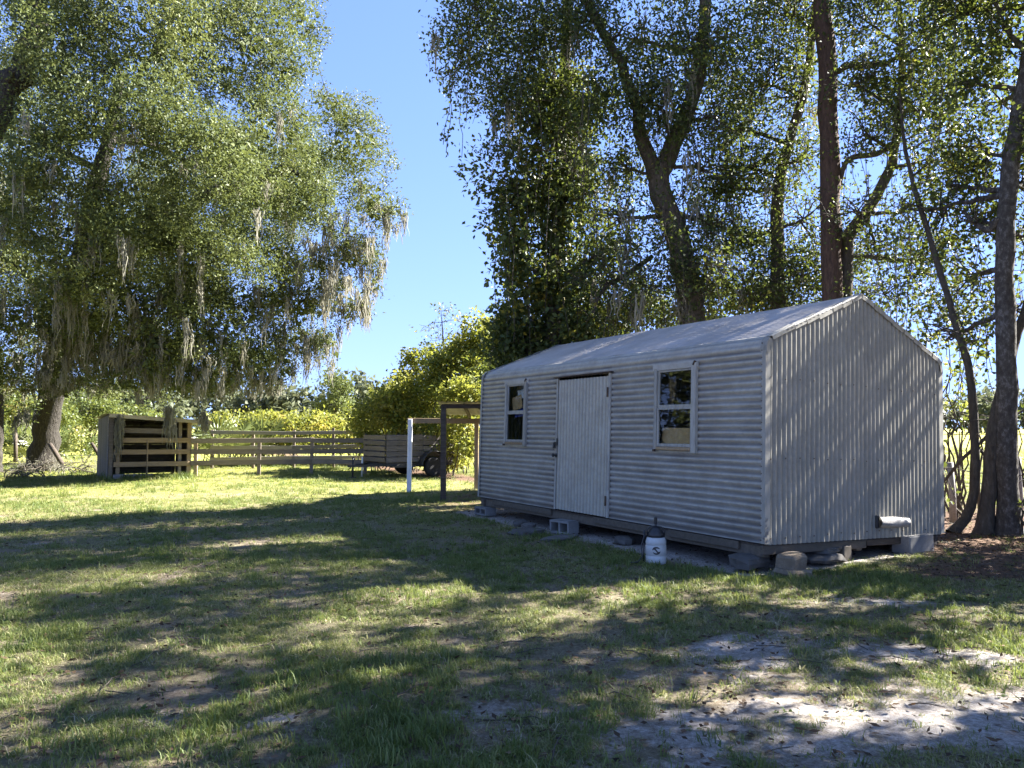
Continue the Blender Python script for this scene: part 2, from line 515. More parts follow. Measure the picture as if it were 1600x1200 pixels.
def ground_masks(x, y):
    x, y = np.asarray(x, float), np.asarray(y, float)
    n1 = fbm(x * .9, y * .9, 3, 5)
    n2 = fbm(x * 2.6 + 9, y * 2.6, 11, 5)
    sand_bias = (.46 * g(x, y, 1.2, 3.8, .8, .5) + .85 * g(x, y, 2.7, 3.9, 1.0, .5) + .30 * g(x, y, 2.0, 4.8, 1.0, .45)
                 + .5 * g(x, y, 3.4, 6.55, .7, .3) + .45 * g(x, y, -1.25, 4.05, .35, .2) + .4 * g(x, y, -1.9, 4.0, .3, .15)
                 + .3 * g(x, y, -.2, 4.1, .4, .25) + .45 * g(x, y, 1.4, 5.2, .8, .4) + .3 * g(x, y, 3.2, 5.2, .8, .6))
    sx, sy = shed_xy(x, y)
    under = sstep(-.55, -.05, sx) * sstep(SHED_W + .5, SHED_W, sx) * sstep(-.35, .1, sy) * sstep(SHED_L + .8, SHED_L + .2, sy)
    n3 = fbm(x * 8 + 3, y * 8, 19, 3)
    n4 = fbm(x * 22, y * 22, 23, 2)
    sand = sstep(.34, .98, n2 * .40 + n3 * .25 + n4 * .10 + n1 * .08 + np.minimum(sand_bias, .8) * .55)
    sand = np.maximum(sand, under * sstep(.3, .6, n2 + .22))
    bare = sstep(.47, .66, n2 * .45 + n1 * .35 + n3 * .2) * .9 * sstep(30, 12, y)
    thin = g(x, y, 1.9, 4.4, 2.4, 1.3)
    bare = np.maximum(bare, thin * sstep(.30, .56, n2 * .5 + n3 * .5) * .95)
    bare = np.maximum(bare, .85 * g(x, y, 1.2, 7.05, .9, .35) * sstep(.3, .6, n2 + .1))
    litter = sstep(4.0, 5.6, x + (n1 - .5) * 3.0) * sstep(6.9, 7.8, y + (n2 - .5) * 1.5) * sstep(17, 13, y)
    litter = np.maximum(litter, sstep(SHED_W - .2, SHED_W + .3, sx) * sstep(2.6, 1.2, sx - SHED_W) * sstep(-.8, .1, sy))
    litter = np.maximum(litter, .8 * g(x, y, -.3, 15.5, 1.5, 2.0))
    return sand, bare, litter, under


def ground_z(x, y):
    x, y = np.asarray(x, float), np.asarray(y, float)
    r = np.exp(-((np.abs(y) + np.abs(x) * .5) / 60.0) ** 2)
    return (fbm(x * .35, y * .35, 41, 3) - .5) * .10 * r + (fbm(x * 2.2, y * 2.2, 43, 3) - .5) * .05 * r

xs = np.sinh(np.linspace(-1, 1, 260) * 6.6) / math.sinh(6.6) * 1500 * .62
xs = np.unique(np.concatenate([np.arange(-9, 9.01, .11), xs[np.abs(xs) > 9.1]]))
ys = np.concatenate([np.array([-900, -300, -120, -60, -30, -15, -8, -4, -2, 0, 1, 1.8]), np.arange(2.4, 10, .09), np.geomspace(10, 1500, 150)])
GX, GY = np.meshgrid(xs, ys)
GZ = ground_z(GX, GY)
sand, bare, litter, under = ground_masks(GX, GY)
ny, nx = GX.shape
idx = np.arange(nx * ny).reshape(ny, nx)
quads = np.stack([idx[:-1, :-1], idx[:-1, 1:], idx[1:, 1:], idx[1:, :-1]], -1).reshape(-1, 4)
gme = np_mesh('ground', np.stack([GX, GY, GZ], -1), quads, smooth=True)
for nm, arr in (('sand', sand), ('bare', bare), ('litter', litter)):
    a = gme.attributes.new(nm, 'FLOAT', 'POINT')
    a.data.foreach_set('value', arr.ravel().astype(np.float32))
m, nt, bs, N, L = new_mat('ground')
fine = noise(nt, 34, 8, .85)
mid = noise(nt, 5, 6, .7)
big = noise(nt, .35, 4, .6)
soil = ramp(nt, [(.32, (.04, .034, .02)), (.46, (.12, .105, .06)), (.58, (.21, .185, .115)), (.75, (.36, .32, .23))], fine)
grassy = ramp(nt, [(.3, (.13, .145, .03)), (.5, (.21, .215, .045)), (.7, (.28, .265, .08))], mid)
cd = N.new('ShaderNodeTexCoord'); sp = N.new('ShaderNodeSeparateXYZ'); L.new(cd.outputs['Object'], sp.inputs[0])
fr = N.new('ShaderNodeMapRange'); fr.inputs[1].default_value = 9; fr.inputs[2].default_value = 22; L.new(sp.outputs[1], fr.inputs[0])
base = mixc(nt, fr.outputs[0], soil, grassy)
field = ramp(nt, [(.3, (.28, .28, .05)), (.7, (.38, .35, .10))], big)
fr2 = N.new('ShaderNodeMapRange'); fr2.inputs[1].default_value = 20; fr2.inputs[2].default_value = 45; L.new(sp.outputs[1], fr2.inputs[0])
base = mixc(nt, fr2.outputs[0], base, field)
def att(n):
    a = N.new('ShaderNodeAttribute'); a.attribute_name = n
    return a.outputs['Fac']
brn = ramp(nt, [(.3, (.09, .066, .045)), (.5, (.19, .15, .11)), (.75, (.32, .265, .20))], fine)
base = mixc(nt, att('bare'), base, brn)
snd = ramp(nt, [(.25, (.32, .285, .255)), (.5, (.50, .46, .42)), (.75, (.62, .585, .54))], mid)
snd = mixc(nt, ramp(nt, [(.42, (.75, .75, .75)), (.60, (0, 0, 0))], fine), snd, (.15, .12, .092))
sm = N.new('ShaderNodeMath'); sm.operation = 'MULTIPLY_ADD'
L.new(noise(nt, 14, 6, .75), sm.inputs[0]); sm.inputs[1].default_value = 1.5; L.new(att('sand'), sm.inputs[2])
sr = N.new('ShaderNodeMapRange'); sr.inputs[1].default_value = 1.0; sr.inputs[2].default_value = 1.42; sr.inputs[4].default_value = .95; L.new(sm.outputs[0], sr.inputs[0])
base = mixc(nt, sr.outputs[0], base, snd)
lit = ramp(nt, [(.3, (.04, .026, .018)), (.52, (.12, .076, .05)), (.74, (.24, .165, .11))], fine)
base = mixc(nt, att('litter'), base, lit)
L.new(base, bs.inputs['Base Color'])
bs.inputs['Roughness'].default_value = .95
bs.inputs['Specular IOR Level'].default_value = .1
bump(nt, bs, fine, .8, .03)
ground = link_mesh('ground', gme, m)
tag(ground, kind='structure')

# ------------------------------------------------------------------ the shed
shed = thing('metal_shed', 'long white corrugated metal shed with a gabled roof standing on blocks', 'shed',
             (SHED[0], SHED[1], 0), 0)
shed.rotation_euler = (0, R(2.0), SHED_YAW)
Z0, ZE, RISE = .295, 2.44, .66               # bottom of sheeting, eave, ridge rise
PITCHC, AMP = .0765, .0105
RE = .16                                      # radius of the bent eave


def shed_profile():
    """outline of one long side: up the wall, round the bent eave, up the roof to the ridge; (x, z, nx, nz)"""
    sl = math.atan2(RISE, SHED_W / 2)
    # wall line x=0, roof line through (0,ZE) with slope; fillet radius RE
    t = RE * math.tan((PI / 2 - sl) / 2)
    pts = []
    n1 = int((ZE - t - Z0) / (PITCHC / 8))
    for i in range(n1 + 1):
        pts.append((0, Z0 + (ZE - t - Z0) * i / n1, -1, 0))
    cx, cz = RE, ZE - t
    for i in range(1, 12):
        a = PI - (PI / 2 - sl) * i / 12
        pts.append((cx + RE * math.cos(a), cz + RE * math.sin(a), math.cos(a), math.sin(a)))
    x0, z0 = t * math.cos(sl), ZE + t * math.sin(sl)
    x1, z1 = SHED_W / 2, ZE + RISE
    ln = math.hypot(x1 - x0, z1 - z0)
    n2 = int(ln / (PITCHC / 8))
    for i in range(n2 + 1):
        pts.append((x0 + (x1 - x0) * i / n2, z0 + (z1 - z0) * i / n2, -math.sin(sl), math.cos(sl)))
    return pts, n1, n1 + 11

PROF, NWALL, NEAVE = shed_profile()
SECT = [0.0]
arc = 0
for a, b in zip(PROF, PROF[1:]):
    arc += math.hypot(b[0] - a[0], b[1] - a[1]); SECT.append(arc)

OPEN = [(1.0, 1.70, 1.25, 2.20), (2.62, 3.90, 0.0, 2.235), (4.76, 5.42, 1.25, 2.20)]    # windows and door: y0, y1, z0, z1


def wall_sheet(name, y0, y1, i0, i1, mat, mirror=False, openings=(), lift=0.0, seed=0):
    """corrugated sheet over profile samples i0..i1 and plan range y0..y1"""
    cuts = {y0, y1}
    for (a, b, c, d) in openings:
        for e in (a, b):
            if y0 < e < y1: cuts.add(e)
    cl = sorted(cuts)
    yy = []
    for a, b in zip(cl, cl[1:]):
        k = max(1, int(round((b - a) / .09)))
        yy += [a + (b - a) * j / k for j in range(k)]
    yy.append(cl[-1])
    ii = list(range(i0, i1 + 1))
    V = np.zeros((len(ii), len(yy), 3)); G = np.zeros((len(ii), len(yy)))
    ya = np.array(yy)
    for r, i in enumerate(ii):
        x, z, nxx, nzz = PROF[i]
        ph = math.cos(2 * PI * SECT[i] / PITCHC)
        am = AMP if i <= NWALL else (AMP * .85 if i > NEAVE else AMP * .6)
        dent = (fbm(ya * 1.1 + seed, np.full_like(ya, SECT[i] * 2.2), 77, 3) - .5) * .022
        flat = np.clip(np.minimum(np.abs(ya - y0), np.abs(ya - y1)) / .03, .55, 1)
        off = am * ph * flat + lift + dent * (.55 if i > NEAVE else .8)
        V[r, :, 0] = x + nxx * off; V[r, :, 1] = ya; V[r, :, 2] = z + nzz * off
        w = fbm(ya * 2.2 + 5, np.full_like(ya, SECT[i] * 6.0), 31 + seed, 4)
        # grime sits where water and dust rest: on the upper faces below each crest
        ph2 = math.cos(2 * PI * SECT[i] / PITCHC - 2.5)
        G[r] = np.clip((ph2 * .5 + .5) ** 1.6 * (.35 + 1.0 * w) * (1.0 if i <= NWALL else .4), 0, 1) * .95
        if i <= NWALL:                                           # mud splashed up from the ground
            G[r] = np.clip(G[r] + math.exp(-(z - Z0) / .16) * .75 * fbm(ya * 5, np.full_like(ya, z * 5), 61, 3), 0, 1)
    if mirror:
        V[:, :, 0] = SHED_W - V[:, :, 0]
    idx = np.arange(len(ii) * len(yy)).reshape(len(ii), len(yy))
    q = np.stack([idx[:-1, :-1], idx[1:, :-1], idx[1:, 1:], idx[:-1, 1:]], -1)
    if mirror: q = q[..., ::-1]
    zc = np.array([(PROF[a][1] + PROF[a + 1][1]) / 2 for a in ii[:-1]])[:, None]
    yc = ((ya[:-1] + ya[1:]) / 2)[None]
    keep = np.ones((len(ii) - 1, len(yy) - 1), bool)
    wallrow = np.array([a < NWALL for a in ii[:-1]])[:, None]
    for (a, b, c, d) in openings:
        keep &= ~((yc > a) & (yc < b) & (zc > c) & (zc < d) & wallrow)
    me = np_mesh(name, V, q[keep], smooth=True)
    at = me.attributes.new('grime', 'FLOAT', 'POINT')
    at.data.foreach_set('value', G.ravel().astype(np.float32))
    return link_mesh(name, me, mat, shed)

# front wall sheets (each sheet bends over the eave), roof sheets, rear
EB = NEAVE + 6
for k, (a, b) in enumerate([(0.0, 2.62), (2.615, 3.905), (3.90, SHED_L)]):
    wall_sheet('wall_sheet', a, b, 0, EB, M['clad'], False, OPEN, .0015 * (k % 2), k)
for k, (a, b) in enumerate([(-.03, 1.62), (1.60, 3.22), (3.20, 4.82), (4.80, SHED_L + .03)]):
    wall_sheet('roof_sheet', a, b, EB - 4, len(PROF) - 1, M['clad_roof'], False, (), .004 + .002 * (k % 2), 10 + k)
    wall_sheet('roof_sheet', a, b, EB - 4, len(PROF) - 1, M['clad_roof'], True, (), .004 + .002 * (k % 2), 20 + k)
wall_sheet('wall_sheet', 0, SHED_L, 0, EB, M['clad'], True, (), 0, 30)


def gable_top(x):
    """height of the roof underside along the gable"""
    xx = min(x, SHED_W - x)
    if xx < PROF[NWALL][0] + 1e-6 and xx <= 0: return PROF[NWALL][1]
    P = [(p[0], p[1]) for p in PROF[NWALL:]]
    for (a, b) in zip(P, P[1:]):
        if a[0] <= xx <= b[0] + 1e-9:
            f = (xx - a[0]) / max(b[0] - a[0], 1e-9)
            return a[1] + (b[1] - a[1]) * f
    return P[-1][1]


def gable_sheet(x0, x1, y, out, lift, seed):
    n = int((x1 - x0) / (PITCHC / 8))
    X = np.linspace(x0, x1, n + 1)
    rows = 16
    V = np.zeros((rows + 1, n + 1, 3)); G = np.zeros((rows + 1, n + 1))
    top = np.array([gable_top(min(max(x, .001), SHED_W - .001)) - .012 for x in X])
    for r in range(rows + 1):
        z = Z0 - .012 + (top - Z0 + .012) * r / rows
        ph = np.cos(2 * PI * X / PITCHC)
        sh = np.clip(ph * 1.5, -1, 1)
        dent = (fbm(X * 1.3 + seed, z * .9, 55, 3) - .5) * .02
        off = AMP * .95 * sh + lift + dent
        V[r, :, 0] = X; V[r, :, 1] = y + out * off; V[r, :, 2] = z
        G[r] = np.clip((.5 - .5 * ph) ** 2 * (.15 + .6 * fbm(X * 3, z * .8, 91, 4)), 0, 1) * .6
    idx = np.arange((rows + 1) * (n + 1)).reshape(rows + 1, n + 1)
    q = np.stack([idx[:-1, :-1], idx[:-1, 1:], idx[1:, 1:], idx[1:, :-1]], -1).reshape(-1, 4)
    if out > 0: q = q[:, ::-1]
    me = np_mesh('gable_sheet', V, q, smooth=True)
    at = me.attributes.new('grime', 'FLOAT', 'POINT')
    at.data.foreach_set('value', G.ravel().astype(np.float32))
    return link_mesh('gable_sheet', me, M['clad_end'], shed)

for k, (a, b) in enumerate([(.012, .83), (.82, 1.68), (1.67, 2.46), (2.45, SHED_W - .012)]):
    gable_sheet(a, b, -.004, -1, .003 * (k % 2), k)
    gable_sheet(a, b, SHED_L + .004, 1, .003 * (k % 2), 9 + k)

# bent sheet-metal trim at the corners and rakes: short lapped tabs
def trim_tabs():
    for yy, out in ((-.018, -1), (SHED_L + .018, 1)):
        P = [(p[0], p[1], p[2], p[3]) for p in PROF[NWALL - 4:]]
        full = [(x, z, a, b) for (x, z, a, b) in P] + [(SHED_W - x, z, -a, b) for (x, z, a, b) in P[::-1][1:]]
        s = [0]
        for a, b in zip(full, full[1:]): s.append(s[-1] + math.hypot(b[0] - a[0], b[1] - a[1]))
        tot, k = s[-1], 0
        pos = 0
        while pos < tot - .05:
            ln = random.uniform(.17, .26)
            seg = [full[i] for i in range(len(full)) if pos - .012 <= s[i] <= pos + ln][::3]
            pos += ln
            if len(seg) < 2: continue
            k += 1
            up = .012 + .004 * (k % 2) + random.uniform(0, .004)
            w = random.uniform(.05, .066)
            o1 = random.uniform(.002, .008)
            vs, fs = [], []
            for j, (x, z, a, b) in enumerate(seg):
                lift = up + .010 * j / len(seg)
                vs += [(x + a * lift, yy - out * .075, z + b * lift), (x + a * lift, yy + out * o1, z + b * lift),
                       (x + a * (lift - .008), yy + out * (o1 + .006), z + b * (lift - .008)), (x + a * (lift - w), yy + out * (o1 + .004), z + b * (lift - w))]
            for j in range(len(seg) - 1):
                for c in range(3):
                    f = (4 * j + c, 4 * j + c + 1, 4 * j + 5 + c, 4 * j + 4 + c)
                    fs.append(f if out > 0 else f[::-1])
            MB().add(vs, fs).build('rake_trim', M['tin'] if False else M['frame_white'], shed)
trim_tabs()
for (xx, sx) in ((0, -1), (SHED_W, 1)):
    for (yy, sy) in ((0, -1), (SHED_L, 1)):
        b = MB()
        b.box((xx + sx * .014 - sx * .03, yy + sy * .0175, (Z0 + ZE) / 2 - .06), (.075, .003, ZE - Z0 - .12))
        b.box((xx + sx * .0165, yy - sy * .012, (Z0 + ZE) / 2 - .06), (.003, .055, ZE - Z0 - .12))
        b.build('corner_trim', M['frame_white'], shed)
# crumpled torn foil at the foot of the near corner
b = MB()
for k in range(7):
    z = .30 + k * .035
    p = [Vector((-.022 + random.uniform(-.012, .012), -.02 + random.uniform(-.012, .012), z + random.uniform(0, .02))) for _ in range(1)][0]
    b.add([p, p + Vector((random.uniform(-.03, .01), random.uniform(-.03, 0), .03)), p + Vector((.03, -.012, .055)), p + Vector((.035, -.004, .01))], [(0, 1, 2, 3)])
b.build('torn_corner_flashing', M['tin'], shed)

# rows of screws (2-3 px each)
def hexes(points, mat, name='screw_heads', r=.0075):
    b = MB()
    for (x, y, z, ax) in points:
        vs = []
        for h in (0, .006):
            for k in range(6):
                a = k * PI / 3
                c, s = r * math.cos(a), r * math.sin(a)
                vs.append((x - h, y + c, z + s) if ax == 'x' else (x + c, y - h, z + s))
        b.add(vs, [(0, 1, 7, 6), (1, 2, 8, 7), (2, 3, 9, 8), (3, 4, 10, 9), (4, 5, 11, 10), (5, 0, 6, 11), (6, 7, 8, 9, 10, 11)])
    o = b.build(name, mat, shed)
    o['kind'] = 'stuff'
    return o
pts = []
for zz in (.36, 1.18, 2.03):
    x = .06
    while x < SHED_W - .05:
        pts.append((x, -.018, zz + random.uniform(-.012, .012), 'y')); x += PITCHC * 3
for yy in (.035, 2.57, 3.96, 6.26):
    for k in range(28):
        if yy in (.035, 6.26) or k < 25: pts.append((-.013, yy, .33 + k * PITCHC, 'x'))
hexes(pts, M['rust'])

# door: vertical corrugation, hinged on the right, hasp on the left
def door_sheet():
    y0, y1 = 2.66, 3.87
    n = int((y1 - y0) / (PITCHC / 8))
    Y = np.linspace(y0, y1, n + 1)
    rows = 14
    V = np.zeros((rows + 1, n + 1, 3)); G = np.zeros((rows + 1, n + 1))
    for r in range(rows + 1):
        z = .305 + (2.20 - .305) * r / rows
        ph = np.cos(2 * PI * Y / PITCHC)
        off = .010 * np.clip(ph * 1.4, -1, 1) + (fbm(Y * 1.4, np.full_like(Y, z), 63, 3) - .5) * .014
        V[r, :, 0] = -.020 - off; V[r, :, 1] = Y; V[r, :, 2] = z
        G[r] = np.clip((.5 - .5 * ph) ** 2 * .35 + .35 * np.exp(-((z - 1.18) / .02) ** 2) * fbm(Y * 9, Y * 0, 8, 2), 0, 1)
    idx = np.arange((rows + 1) * (n + 1)).reshape(rows + 1, n + 1)
    q = np.stack([idx[:-1, :-1], idx[1:, :-1], idx[1:, 1:], idx[:-1, 1:]], -1).reshape(-1, 4)
    me = np_mesh('door', V, q, smooth=True)
    at = me.attributes.new('grime', 'FLOAT', 'POINT'); at.data.foreach_set('value', G.ravel().astype(np.float32))
    return link_mesh('door', me, M['clad_door'], shed)
door = door_sheet()
b = MB()                                                       # wooden backing so the leaf has a thickness
b.box((.012, 3.265, 1.25), (.03, 1.21, 1.88))
b.build('door_leaf', M['wood'], door)
b = MB(); b.box((-.016, 2.628, 1.27), (.028, .044, 1.95), bev=.004); b.build('door_jamb', M['frame_white'], shed)
b = MB(); b.box((-.016, 3.888, 1.27), (.028, .034, 1.95), bev=.004); b.build('door_jamb', M['frame_white'], shed)
b = MB(); b.bar((-.034, 2.56, 2.250), (-.034, 3.95, 2.242), .055, .016, .004); b.build('door_head_flashing', M['rust'], shed)
for z in (.52, 1.98):
    b = MB(); b.box((-.036, 2.652, z), (.014, .03, .13), bev=.003); b.tube([(-.044, 2.652, z - .065), (-.044, 2.652, z + .065)], .007, 8)
    b.build('hinge', M['rust'], door)
b = MB(); b.box((-.040, 3.872, 1.262), (.012, .10, .05), bev=.003); b.box((-.043, 3.835, 1.31), (.008, .03, .06)); b.build('hasp', M['steel_dark'], door)
pa = MB()
pa.box((-.060, 3.885, 1.215), (.028, .045, .05), bev=.006)
pa.tube([(-.060, 3.87, 1.24), (-.060, 3.87, 1.27), (-.060, 3.885, 1.282), (-.060, 3.90, 1.27), (-.060, 3.90, 1.24)], .005, 6)
pa.build('padlock', M['steel_dark'], door)
kn = MB(); kn.lathe([(.005, 0), (.028, .002), (.03, .008), (.012, .014), (.012, .04), (.026, .046), (.028, .062), (.018, .072), (.003, .074)], 14, (-.03, 3.865, 1.09), Matrix.Rotation(-PI / 2, 3, 'Y')); kn.build('door_knob', M['steel_dark'], door)

# windows
def window(y0, y1, z0, z1):
    b = MB(); b.box((-.026, y0 + .018, (z0 + z1) / 2 + .005), (.05, .075, z1 - z0 + .11), bev=.004)      # wide right jamb, thin left jamb
    fr = b.build('window_jamb', M['frame_white'], shed)
    b = MB(); b.box((-.022, y1 - .012, (z0 + z1) / 2), (.042, .046, z1 - z0 + .06), bev=.004)
    b.build('window_jamb', M['frame_white'], shed)
    b = MB(); b.box((-.016, (y0 + y1) / 2 + .01, z1 + .040), (.034, y1 - y0 + .08, .075), bev=.004); b.build('head_flashing', M['clad'], fr)
    b = MB(); b.box((-.024, (y0 + y1) / 2 + .012, z0 - .004), (.048, y1 - y0 - .10, .035), bev=.004); b.build('sill', M['wood_tan'], fr)
    a, c = y0 + .058, y1 - .038
    zm = z0 + (z1 - z0) * .515
    for (za, zb, dx) in ((zm, z1, .006), (z0 + .018, zm, -.004)):   # upper and lower sash
        b = MB()
        w = .026
        b.box((dx - .012, a + w / 2, (za + zb) / 2), (.026, w, zb - za), bev=.003)
        b.box((dx - .012, c - w / 2, (za + zb) / 2), (.026, w, zb - za), bev=.003)
        b.box((dx - .013, (a + c) / 2, za + .019), (.028, c - a - .002, .038), bev=.003)
        b.box((dx - .0125, (a + c) / 2, zb - .011), (.027, c - a - .002, .022), bev=.003)
        s = b.build('sash', M['frame_white'], shed)
        p = MB(); p.box((dx - .006, (a + c) / 2, (za + zb) / 2), (.004, c - a - .012, zb - za - .012)); p.build('pane', M['glass'], s)
    nl = MB(); nl.box((-.05, y0 + .004, z1 + .055), (.03, .012, .055), Matrix.Rotation(.5, 3, 'X')); nl.build('window_clip', M['rust'], fr)
    nl = MB(); nl.box((-.052, y1 - .02, z0 - .03), (.03, .03, .03)); nl.build('window_clip', M['rust'], fr)
window(*OPEN[0]); window(*OPEN[2])

# floor, skids, joists
b = MB(); b.box((SHED_W / 2, SHED_L / 2, .272), (SHED_W - .04, SHED_L - .04, .02)); b.build('floor_deck', M['wood_dark'], shed)
for x in (.07, SHED_W / 2, SHED_W - .10):
    b = MB(); b.bar((x, .03, .205), (x, SHED_L - .03, .205), .09, .11, .006); b.build('skid', M['wood_end'], shed)
for y in (.12, 1.1, 2.1, 3.1, 4.1, 5.1, 6.15):
    b = MB(); b.bar((.13, y, .236), (SHED_W - .16, y, .236), .045, .05, .003); b.build('joist', M['wood_end'], shed)
b = MB(); b.bar((-.02, .030, .225), (1.70, .030, .225), .045, .095, .006); b.build('rim_joist', M['wood_end'], shed)
b = MB(); b.bar((1.72, .034, .238), (3.12, .034, .232), .045, .075, .006); b.build('rim_joist', M['wood_dark'], shed)
for (x, y, ln) in ((.004, .9, 1.1), (.002, 2.3, 1.3), (.004, 4.9, 1.8)):
    b = MB(); b.bar((x, y - ln / 2, .238), (x, y + ln / 2, .238), .035, .085, .005); b.build('rim_joist', M['wood_end'], shed)

# bent tin flue flap on the gable
b = MB()
vs, fs = [], []
nseg, nl = 10, 7
for i in range(nl):
    u = i / (nl - 1)
    for k in range(nseg):
        a = -PI * .55 + PI * 1.25 * k / (nseg - 1)
        r = .050 + .010 * math.sin(3 * u) - .012 * u + .006 * math.sin(k * 2.1 + i)
        vs.append((1.84 + .55 * u + (.03 * k / nseg if i == nl - 1 else 0), -.055 - r * math.cos(a) * .9, .475 - .02 * u + r * math.sin(a) * 1.15))
for i in range(nl - 1):
    for k in range(nseg - 1):
        fs.append((i * nseg + k, (i + 1) * nseg + k, (i + 1) * nseg + k + 1, i * nseg + k + 1))
b.add(vs, fs, True)
fl = b.build('tin_flap', M['tin'], shed)
b = MB(); b.box((1.845, -.028, .475), (.045, .03, .15), bev=.008); b.build('flap_mouth_shade', M['steel_dark'], fl)  # dark block painted in for the shaded hole of the flap


def in_shed(x, y, z=0.0):
    return shed.matrix_basis @ Vector((x, y, z))
shed_m = Matrix.Translation(shed.location) @ shed.rotation_euler.to_matrix().to_4x4()
def in_shed(x, y, z=0.0): return shed_m @ Vector((x, y, z))

# what shows behind the panes
def board_at(name, label, cat, y0, y1, z0, z1, x, mat, lean=.06, skew=0.0, crumple=.006):
    n = 7
    vs, fs = [], []
    for s in (0, 1):
        for i in range(n):
            for j in range(n):
                u, v = i / (n - 1), j / (n - 1)
                y = y0 + (y1 - y0) * u + skew * (v - .5)
                z = z0 + (z1 - z0) * v + skew * (u - .5) * -.6
                vs.append(in_shed(x + lean * v + s * .008 + random.uniform(-crumple, crumple), y, z))
    for i in range(n - 1):
        for j in range(n - 1):
            a = i * n + j
            fs.append((a, a + 1, a + n + 1, a + n)); b2 = a + n * n
            fs.append((b2, b2 + n, b2 + n + 1, b2 + 1))
    o = MB().add(vs, fs).build(name, mat)
    return tag(o, label, cat)
board_at('cardboard_sheet', 'tan cardboard propped behind the lower pane of the window nearest the corner', 'cardboard', 1.10, 1.66, 1.22, 1.50, .05, M['cardboard'], .02)
board_at('cardboard_piece', 'tilted tan cardboard square behind the upper pane of the window left of the door', 'cardboard', 5.06, 5.35, 1.80, 2.02, .06, M['cardboard'], .02, .09, .003)
board_at('blue_bag', 'blue plastic bag under the cardboard square in the window left of the door', 'bag', 5.04, 5.32, 1.68, 1.90, .085, M['blue'], .02, .03, .012)
board_at('white_glint', 'crumpled white piece standing for a glint at the top of the window left of the door', 'bag', 4.99, 5.22, 1.98, 2.13, .085, M['white_glint'], .02, .05, .02)  # white sheet stands for a glint in the upper pane

# ------------------------------------------------------------------ blocks and stones under and before the shed
def cinder_block(loc, rotz, label, group=None, mat='concrete', size=(.40, .20, .19), tilt=(0, 0)):
    """hollow block lying on its side: the two cells open towards local -y"""
    t = thing('cinder_block', label, 'concrete block', loc, rotz, group)
    t.rotation_euler = (tilt[0], tilt[1], rotz)
    L_, D_, H_ = size
    w = .032
    b = MB()
    for x in (-L_ / 2 + w / 2, 0, L_ / 2 - w / 2):
        b.box((x, 0, H_ / 2), (w, D_, H_), bev=.004)
    b.box((0, 0, w / 2), (L_ - .002, D_ - .002, w), bev=.003)
    b.box((0, 0, H_ - w / 2), (L_ - .002, D_ - .002, w), bev=.003)
    b.box((0, D_ / 2 - .012, H_ / 2), (L_ - .02, .02, H_ - .02))
    b.build('block_body', M[mat], t)
    return t

def stone(name, px_loc, size, label, mat='stone', seed=1, rot=0.0, square=.75, group=None, cat='stone'):
    b = MB(); b.rock((0, 0, 0), size, seed, 9, 0, square)
    o = b.build(name, M[mat])
    o.location = px_loc
    o.rotation_euler = (0, 0, rot)
    return tag(o, label, cat, group)

p = in_shed(-.14, 3.45); cinder_block((p.x, p.y, 0.0), SHED_YAW - R(90) + R(8), 'hollow concrete block used as a step below the shed door')
p = in_shed(-.02, 6.02); cinder_block((p.x, p.y, 0), SHED_YAW - R(90), 'hollow concrete block under the far corner of the shed', size=(.40, .20, .14))
b = MB(); p = in_shed(.06, 6.12); b.box((p.x, p.y, .215), (.10, .10, .15), bev=.005); tag(b.build('support_post', M['wood_dark']), 'short dark timber stub on the block under the far shed corner', 'post')
def squared(name, loc, size, rot, label, mat, cat='stone', tilt=(0, 0)):
    random.seed(int(size[0] * 1000))
    b = MB(); b.box((0, 0, 0), size, bev=.022, jit=.010)
    o = b.build(name, M[mat]); o.location = loc; o.rotation_euler = (tilt[0], tilt[1], rot)
    return tag(o, label, cat)
p = in_shed(.20, -.17); squared('corner_stone', (p.x, p.y, .115), (.27, .21, .17), SHED_YAW + .15, 'squared tan stone at the foot of the near shed corner', 'stone', 'stone', (.04, -.05))
p = in_shed(.16, -.22); squared('cracked_stone', (p.x, p.y, .02), (.34, .24, .07), SHED_YAW - .1, 'flat broken slab under the squared tan corner stone', 'stone', 'stone', (.03, .04))
p = in_shed(-.02, .22); stone('stacked_stone', (p.x, p.y, .085), (.42, .30, .17), 'low dark stone under the front skid near the corner', 'flag', 9, .5, .7)
p = in_shed(.30, .02); b = MB(); b.tube([in_shed(.24, -.06, .155), in_shed(.46, -.04, .145)], .062, 10, True); tag(b.build('log_round', M['wood_end']), 'short round log wedged under the gable end beam', 'log')
p = in_shed(1.02, .10); stone('pier_slab', (p.x, p.y, .055), (.52, .34, .11), 'wide flat slab at the bottom of the middle gable pier', 'flag', 11, SHED_YAW, .8)
p = in_shed(1.08, .12); stone('pier_slab', (p.x, p.y, .14), (.42, .28, .075), 'grey slab resting on the wide slab of the middle gable pier', 'flag', 12, SHED_YAW + .1, .85)
b = MB(); p = in_shed(1.34, .05, .12); b.box(p, (.14, .12, .20), Matrix.Rotation(SHED_YAW, 3, 'Z'), bev=.01); tag(b.build('pier_block', M['wood_end']), 'upright wooden block beside the slabs of the middle gable pier', 'wood block')
b = MB(); b.box((0, 0, .11), (.50, .24, .22), bev=.012, jit=.004); o = b.build('solid_block', M['concrete']); p = in_shed(2.62, .02); o.location = (p.x, p.y, -.01); o.rotation_euler = (0, 0, SHED_YAW); tag(o, 'solid grey concrete block under the right end of the gable', 'concrete block')
b = MB(); p = in_shed(2.72, .12, .20); b.box((p.x, p.y, .205), (.2, .14, .09), Matrix.Rotation(SHED_YAW, 3, 'Z'), bev=.01); tag(b.build('wood_shim', M['wood_dark']), 'dark timber shim on the solid grey block under the gable', 'wood block')
